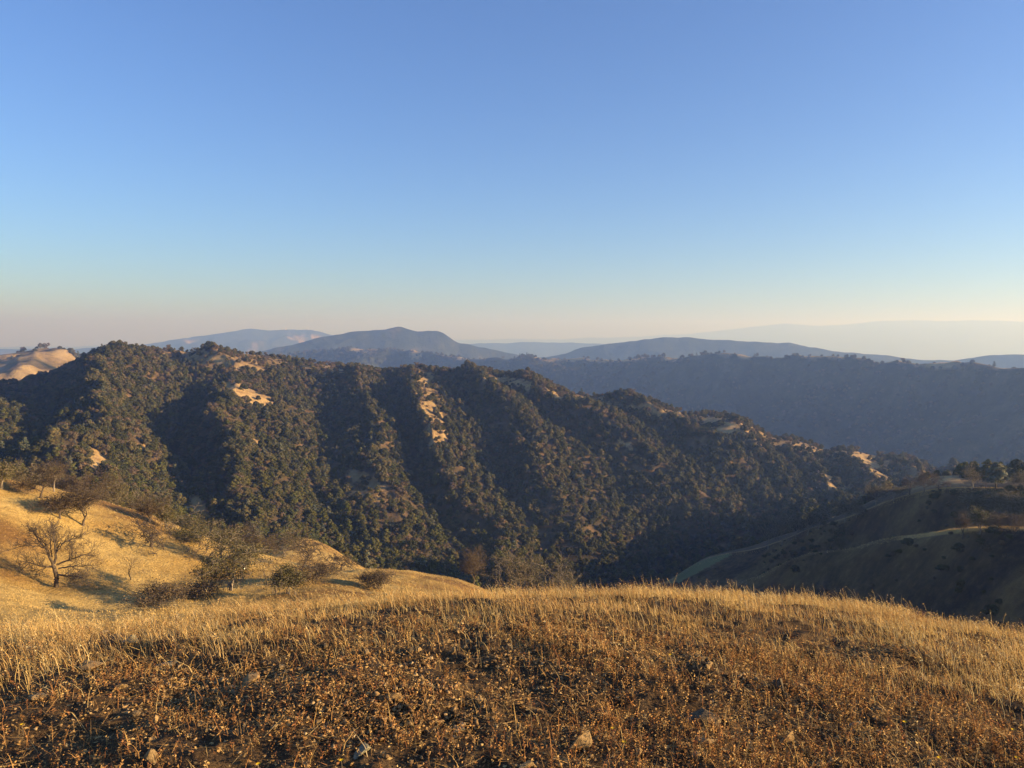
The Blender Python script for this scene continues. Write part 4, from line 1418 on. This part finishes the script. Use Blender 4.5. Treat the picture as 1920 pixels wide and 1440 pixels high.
# fallen straw and leaf chips
def litter_density(x, y, u, v, k):
    d = np.hypot(x, y)
    return np.where((d < 1.5) | (d > 6.2), 0, 2600 * np.clip(.65 + .8 * fbm(x, y, .5, 3, 121), .35, 1.6) * smooth((6.2 - d) / 1.2))


lp, *_ = scatter(0, 3, -58 * D2R, 58 * D2R, litter_density, seed=71)
n = len(lp)
a = g.random(n) * 6.283
dr = np.stack([np.cos(a), np.sin(a), g.normal(size=n) * .35], 1); dr /= np.linalg.norm(dr, axis=1)[:, None]
sd = np.cross(dr, np.array((0, 0, 1.0)) + g.normal(size=(n, 3)) * .5); sd /= np.linalg.norm(sd, axis=1)[:, None]
strw = g.random(n) < .16
L = np.where(strw, .03 + .07 * g.random(n), .004 + .009 * g.random(n) ** 1.5)[:, None]
w = np.where(strw, .0009 + .0007 * g.random(n), L[:, 0] * (.25 + .35 * g.random(n)))[:, None]
up = np.array((0, 0, 1.0)) * (.004 + .012 * g.random(n)[:, None])
c = lp + up
cu = np.cross(dr, sd) * w * .7
V = np.stack([c - dr * L, c - sd * w + cu, c + dr * L, c + sd * w + cu], 1).reshape(-1, 3)
LT = np.array([(0.42, 0.26, 0.095), (0.31, 0.18, 0.065), (0.20, 0.10, 0.042), (0.54, 0.38, 0.16)])
lt = LT[g.choice(4, n, p=[.34, .3, .2, .16])] * (.8 + .4 * g.random(n))[:, None]
o = link('leaf_litter', mesh_from_arrays('leaf_litter', V, np.arange(4 * n).reshape(n, 4), M_LITTER, False, colors=np.repeat(lt, 4, 0)))
tag(o, 'straw and curled dry leaf chips strewn over the dark soil', 'litter', kind='stuff')

# ------------------------------------------------------------------ stones
M_STONE = mat_stone('tan_stone', (0.19, 0.135, 0.07), (0.31, 0.22, 0.11), (0.42, 0.31, 0.165))
M_STONE_GREY = mat_stone('greenish_stone', (0.13, 0.125, 0.09), (0.22, 0.21, 0.15), (0.32, 0.30, 0.21))
M_STONE_DARK = mat_stone('dark_stone', (0.06, 0.052, 0.04), (0.11, 0.092, 0.065), (0.17, 0.14, 0.095))
M_STONE_WHITE = mat_stone('white_stone', (0.5, 0.47, 0.4), (0.66, 0.62, 0.54), (0.76, 0.73, 0.66))


def stone_mesh(seed, sx, sy, sz, n=13, chip=True, name='stone'):
    """broken angular stone about one unit wide"""
    gs_ = np.random.default_rng(seed)
    bm = bmesh.new()
    for i in range(n):
        d = gs_.normal(size=3); d /= np.linalg.norm(d)
        d *= .8 + .25 * gs_.random()
        bm.verts.new((d[0] * sx * .5, d[1] * sy * .5, d[2] * sz * .5))
    bmesh.ops.convex_hull(bm, input=bm.verts)
    bmesh.ops.delete(bm, geom=[v for v in bm.verts if not v.link_faces], context='VERTS')
    if chip:
        bmesh.ops.bevel(bm, geom=list(bm.edges), offset=.018, segments=1, affect='EDGES', profile=.6)
    bmesh.ops.triangulate(bm, faces=bm.faces)
    me = bpy.data.meshes.new(name)
    bm.to_mesh(me); bm.free()
    return me


def mesh_arrays(me):
    v = np.empty(len(me.vertices) * 3, np.float32); me.vertices.foreach_get('co', v)
    f = np.empty(len(me.loops), np.int32); me.loops.foreach_get('vertex_index', f)
    return v.reshape(-1, 3), f.reshape(-1, 3)


KINDS = {'flat': (1.0, .8, .26), 'chunky': (1.0, .85, .65), 'pointed': (.75, .6, 1.0), 'slab': (1.0, .5, .34)}
STONES = {}
for kn, (a_, b__, c_) in KINDS.items():
    STONES[kn] = []
    for q in range(5):
        me = stone_mesh(500 + q * 7 + len(kn), a_, b__, c_, 10 + q)
        me.materials.append(M_STONE)
        STONES[kn].append(me)

# small fragments: one mass
frag = [mesh_arrays(stone_mesh(700 + q, 1, .75, .4 + .08 * q, 7, False, 'fragment')) for q in range(6)]


def gravel_density(x, y, u, v, k):
    d = np.hypot(x, y)
    e = edge_d(u)
    cl = np.clip(.35 + 1.3 * fbm(x, y, .6, 3, 131), .06, 1.8)
    mid = 1 + .9 * np.exp(-((u - 720) / 420) ** 2)
    return np.where(d < 1.5, 0, 1300 * smooth((e + .8 - d) / .9) * cl * mid)


rp, *_ = scatter(0, 3, -58 * D2R, 58 * D2R, gravel_density, seed=81)
parts = []
fk = g.integers(0, 6, len(rp))
for q in range(6):
    P = rp[fk == q]; n = len(P)
    v0, f0 = frag[q]
    pu, _pv = project(P[:, 0], P[:, 1], P[:, 2])
    s = (.007 + .026 * g.random(n) ** 2.2) * (1 + .45 * np.exp(-((pu - 720) / 380) ** 2))
    a = g.random(n) * 6.283; ca, sa = np.cos(a), np.sin(a)
    tl = g.normal(size=n) * .45
    x_, y_, z_ = v0[:, 0][None], v0[:, 1][None], v0[:, 2][None]
    y2, z2 = y_ * np.cos(tl)[:, None] - z_ * np.sin(tl)[:, None], y_ * np.sin(tl)[:, None] + z_ * np.cos(tl)[:, None]
    X = x_ * ca[:, None] - y2 * sa[:, None]; Y = x_ * sa[:, None] + y2 * ca[:, None]
    VV = np.stack([X, Y, z2 + .0 * X], -1) * s[:, None, None] + P[:, None, :] + np.array((0, 0, 1)) * (s * .22)[:, None, None]
    col = np.array([(0.32, 0.205, 0.09), (0.24, 0.15, 0.065), (0.15, 0.092, 0.045), (0.42, 0.30, 0.15)])[g.choice(4, n, p=[.4, .28, .2, .12])] * (.8 + .4 * g.random(n))[:, None]
    FF = (f0[None] + (np.arange(n) * len(v0))[:, None, None]).reshape(-1, 3)
    parts.append((VV.reshape(-1, 3), [FF], np.repeat(col, len(v0), 0)))
V, F, T = merge(parts)
M_GRAVEL = mat_tinted('gravel', rough=.9, bump_scale=150, bump_dist=.003)
o = link('gravel', mesh_from_arrays('gravel', V, F, M_GRAVEL, False, colors=T))
tag(o, 'tiny tan rock fragments scattered over the dark soil', 'gravel', kind='stuff')
print('gravel', len(rp))


def put_stone(me, x, y, z, size, rz, tx, ty, label, group=None, sink=.12, name='stone', hz=1.0):
    o = link(name, me)
    o.scale = (size, size, size * hz)
    o.rotation_euler = (tx, ty, rz)
    zs = [v.co.z for v in me.vertices]
    o.location = (x, y, z - min(zs) * size * hz * .66)
    tag(o, label, 'stone', group)
    return o


# stones that can be told apart: u, v, width in pixels, kind, height factor, tilt, material, label
SPECIAL = [
    (285, 1432, 30, 'pointed', 1.3, .15, M_STONE, 'upright pale pointed stone with a sharp tip among reddish weeds'),
    (676, 1414, 46, 'flat', 1.0, .35, M_STONE_GREY, 'tilted greenish grey slab with a rough top and a black gap under it'),
    (467, 1279, 38, 'flat', 1.3, .5, M_STONE, 'pale triangular flat stone leaning at the edge of the stony patch'),
    (513, 1368, 22, 'slab', 1.2, .7, M_STONE, 'narrow light grey stone leaning steeply beside a dark hollow'),
    (598, 1358, 18, 'pointed', 1.0, .1, M_STONE, 'small triangular stone with a brown hollow in its face'),
    (738, 1314, 32, 'chunky', .9, .1, M_STONE, 'rounded yellowish stone, the largest in the middle of the stony patch'),
    (860, 1371, 28, 'flat', 1.0, .2, M_STONE_GREY, 'pale grey flat stone with a rounded lump beside it'),
    (1464, 1300, 36, 'pointed', .9, .1, M_STONE_DARK, 'dark pyramid shaped stone among the short weeds'),
    (1320, 1394, 36, 'flat', 1.3, .25, M_STONE, 'flat topped pale stone in front of a dark block'),
    (1316, 1364, 64, 'chunky', .8, .1, M_STONE_DARK, 'dark squarish block casting a black shadow'),
    (1092, 1404, 52, 'slab', 1.6, .6, M_STONE, 'long tilted yellow slab with a broad black shadow beside it'),
    (985, 1440, 44, 'slab', .8, .05, M_STONE, 'long low rounded stone lying in deep shadow'),
    (195, 1186, 16, 'slab', .8, .3, M_STONE_WHITE, 'small white stone chip in the golden grass'),
    (170, 1250, 50, 'flat', .9, .15, M_STONE, 'broad flat pale stone where grass meets the stony soil'),
    (65, 1312, 36, 'flat', 1.2, .2, M_STONE, 'broad tan stone half buried in weeds'),
    (226, 1292, 22, 'chunky', .8, .3, M_STONE, 'smooth yellowish egg shaped stone'),
    (245, 1206, 28, 'chunky', 1.0, .2, M_STONE_GREY, 'upright grey stone beside a dark hollow in the tall grass'),
    (212, 1204, 44, 'chunky', .6, .1, M_STONE_DARK, 'dark low stone standing in for the dark burrow mound in the tall grass'),  # low dark stone put in for the burrow mound
    (1600, 1362, 26, 'slab', 1.0, .5, M_STONE_GREY, 'thin grey flake leaning among the weeds'),
    (310, 1252, 40, 'slab', .8, .15, M_STONE_GREY, 'long grey stone lying along the edge of the tall grass'),
    (1478, 1392, 34, 'slab', 1.3, .5, M_STONE, 'pair-like forked pale stone standing in dry grass'),
    (1400, 1405, 30, 'chunky', .9, .2, M_STONE_DARK, 'dark rounded stone beside a tall straw tuft'),
    (1536, 1436, 40, 'slab', .7, .2, M_STONE, 'wide pale slab lying in the weeds'),
]
mat_copies = {}
for j, (u, v, wpx, kn, hz, tl, mat, lb) in enumerate(SPECIAL):
    x, y, z = pixel_ground(u, v, 1, 3)
    me = STONES[kn][j % 5]
    if mat is not M_STONE:
        key = (me.name, mat.name)
        if key not in mat_copies:
            m2 = me.copy(); m2.materials[0] = mat; mat_copies[key] = m2
        me = mat_copies[key]
    size = 1.15 * wpx / FPX * math.sqrt(x * x + y * y + (EYE - z) ** 2)
    put_stone(me, x, y, z, size, random.uniform(-.6, .6), random.uniform(-.1, .1), -tl, lb, hz=hz)


def stone_density(x, y, u, v, k):
    d = np.hypot(x, y)
    cl = np.clip(.25 + 1.3 * fbm(x, y, .7, 3, 141), .04, 1.6)
    mid = .55 + 1.1 * np.exp(-((u - 720) / 420) ** 2)
    inside = (u > 10) & (u < 1910) & (v < 1436)
    return np.where(inside, 75 * smooth((edge_d(u) + .35 - d) / .8) * cl * mid, 0)


sp_, *_ = scatter(1, 3, -36 * D2R, 36 * D2R, stone_density, seed=86)
g.shuffle(sp_)
sp_ = sp_[:272]
sizes = .022 + .042 * g.random(len(sp_)) ** 1.8
for p, s in zip(sp_, sizes):
    kn = ['flat', 'chunky', 'pointed', 'slab'][int(g.choice(4, p=[.38, .27, .15, .20]))]
    big = 'palm sized' if s > .044 else ('walnut sized' if s > .031 else 'thumbnail sized')
    lb = {'flat': 'flat angular tan stone', 'chunky': 'chunky angular tan stone', 'pointed': 'pointed tan stone standing on end', 'slab': 'long narrow tan stone'}[kn]
    put_stone(STONES[kn][int(g.integers(0, 5))], p[0], p[1], p[2], float(s), float(g.random() * 6.28), float(g.normal() * .3), float(g.normal() * .3),
              big + ' ' + lb + ' loose on the dark soil', big + ' ' + kn + ' stones on the hilltop soil')

# yellow flowers on dry stalks
M_PETAL, nt_, b_ = new_mat('yellow_petal'); b_.inputs['Base Color'].default_value = (0.75, 0.47, 0.02, 1)
for j, (u, v) in enumerate([(485, 1436), (642, 1434), (1149, 1373), (1168, 1396), (1260, 1232), (1700, 1362), (1758, 1424), (1903, 1370), (1906, 1426), (44, 1366)]):
    x, y, z = pixel_ground(u, v + 14, 1, 3)
    e = bpy.data.objects.new('yellow_flower', None); C.objects.link(e); e.location = (x, y, z)
    tag(e, 'small yellow daisy like flower on a thin dry stalk', 'flower', 'yellow flowers between the stones')
    hh = .035 + .02 * random.random()
    bx, by = random.uniform(-.008, .008), random.uniform(-.008, .008)
    V, F = tubes([(np.array((0, 0, -.01)), np.array((bx * .4, by * .4, hh * .5)), .0011, .0009, 5), (np.array((bx * .4, by * .4, hh * .5)), np.array((bx, by, hh)), .0009, .0008, 5)])
    link('stem', mesh_from_arrays('stem', V, F, BARK_PALE, True), e)
    vs, fs = [], []
    for q in range(9):
        a = q * 2 * math.pi / 9
        c = np.array((bx, by, hh)); dr = np.array((math.cos(a), math.sin(a), .25)); sd = np.array((-math.sin(a), math.cos(a), 0))
        o0 = len(vs)
        vs += [c, c + dr * .006 - sd * .0024, c + dr * .0105, c + dr * .006 + sd * .0024]
        fs.append((o0, o0 + 1, o0 + 2, o0 + 3))
    link('petals', mesh_from_arrays('petals', np.array(vs), np.array(fs), M_PETAL), e)
# ------------------------------------------------------------------ haze
zmin = float(TZ.min()) - 1.0
bm = bmesh.new()
bmesh.ops.create_cube(bm, size=1.0)
for v_ in bm.verts:
    v_.co.x *= 58500; v_.co.y *= 58500
    v_.co.z = zmin if v_.co.z < 0 else float(TZ.max()) + 60
me = bpy.data.meshes.new('haze'); bm.to_mesh(me); bm.free()
hm_ = bpy.data.materials.new('haze_air'); hm_.use_nodes = True
nt = hm_.node_tree
nt.nodes.remove(nt.nodes['Principled BSDF'])
pv = nt.nodes.new('ShaderNodeVolumePrincipled')
pv.inputs['Color'].default_value = (0.252, 0.41, 0.84, 1)
pv.inputs['Density'].default_value = HAZE_DENSITY
pv.inputs['Anisotropy'].default_value = 0.30
pv.inputs['Absorption Color'].default_value = (0.795, 0.682, 0.0, 1)
nt.links.new(pv.outputs[0], nt.nodes['Material Output'].inputs['Volume'])
me.materials.append(hm_)
haze = link('haze', me)
tag(haze, 'pale blue haze filling the valleys and far distance', 'haze', kind='stuff')
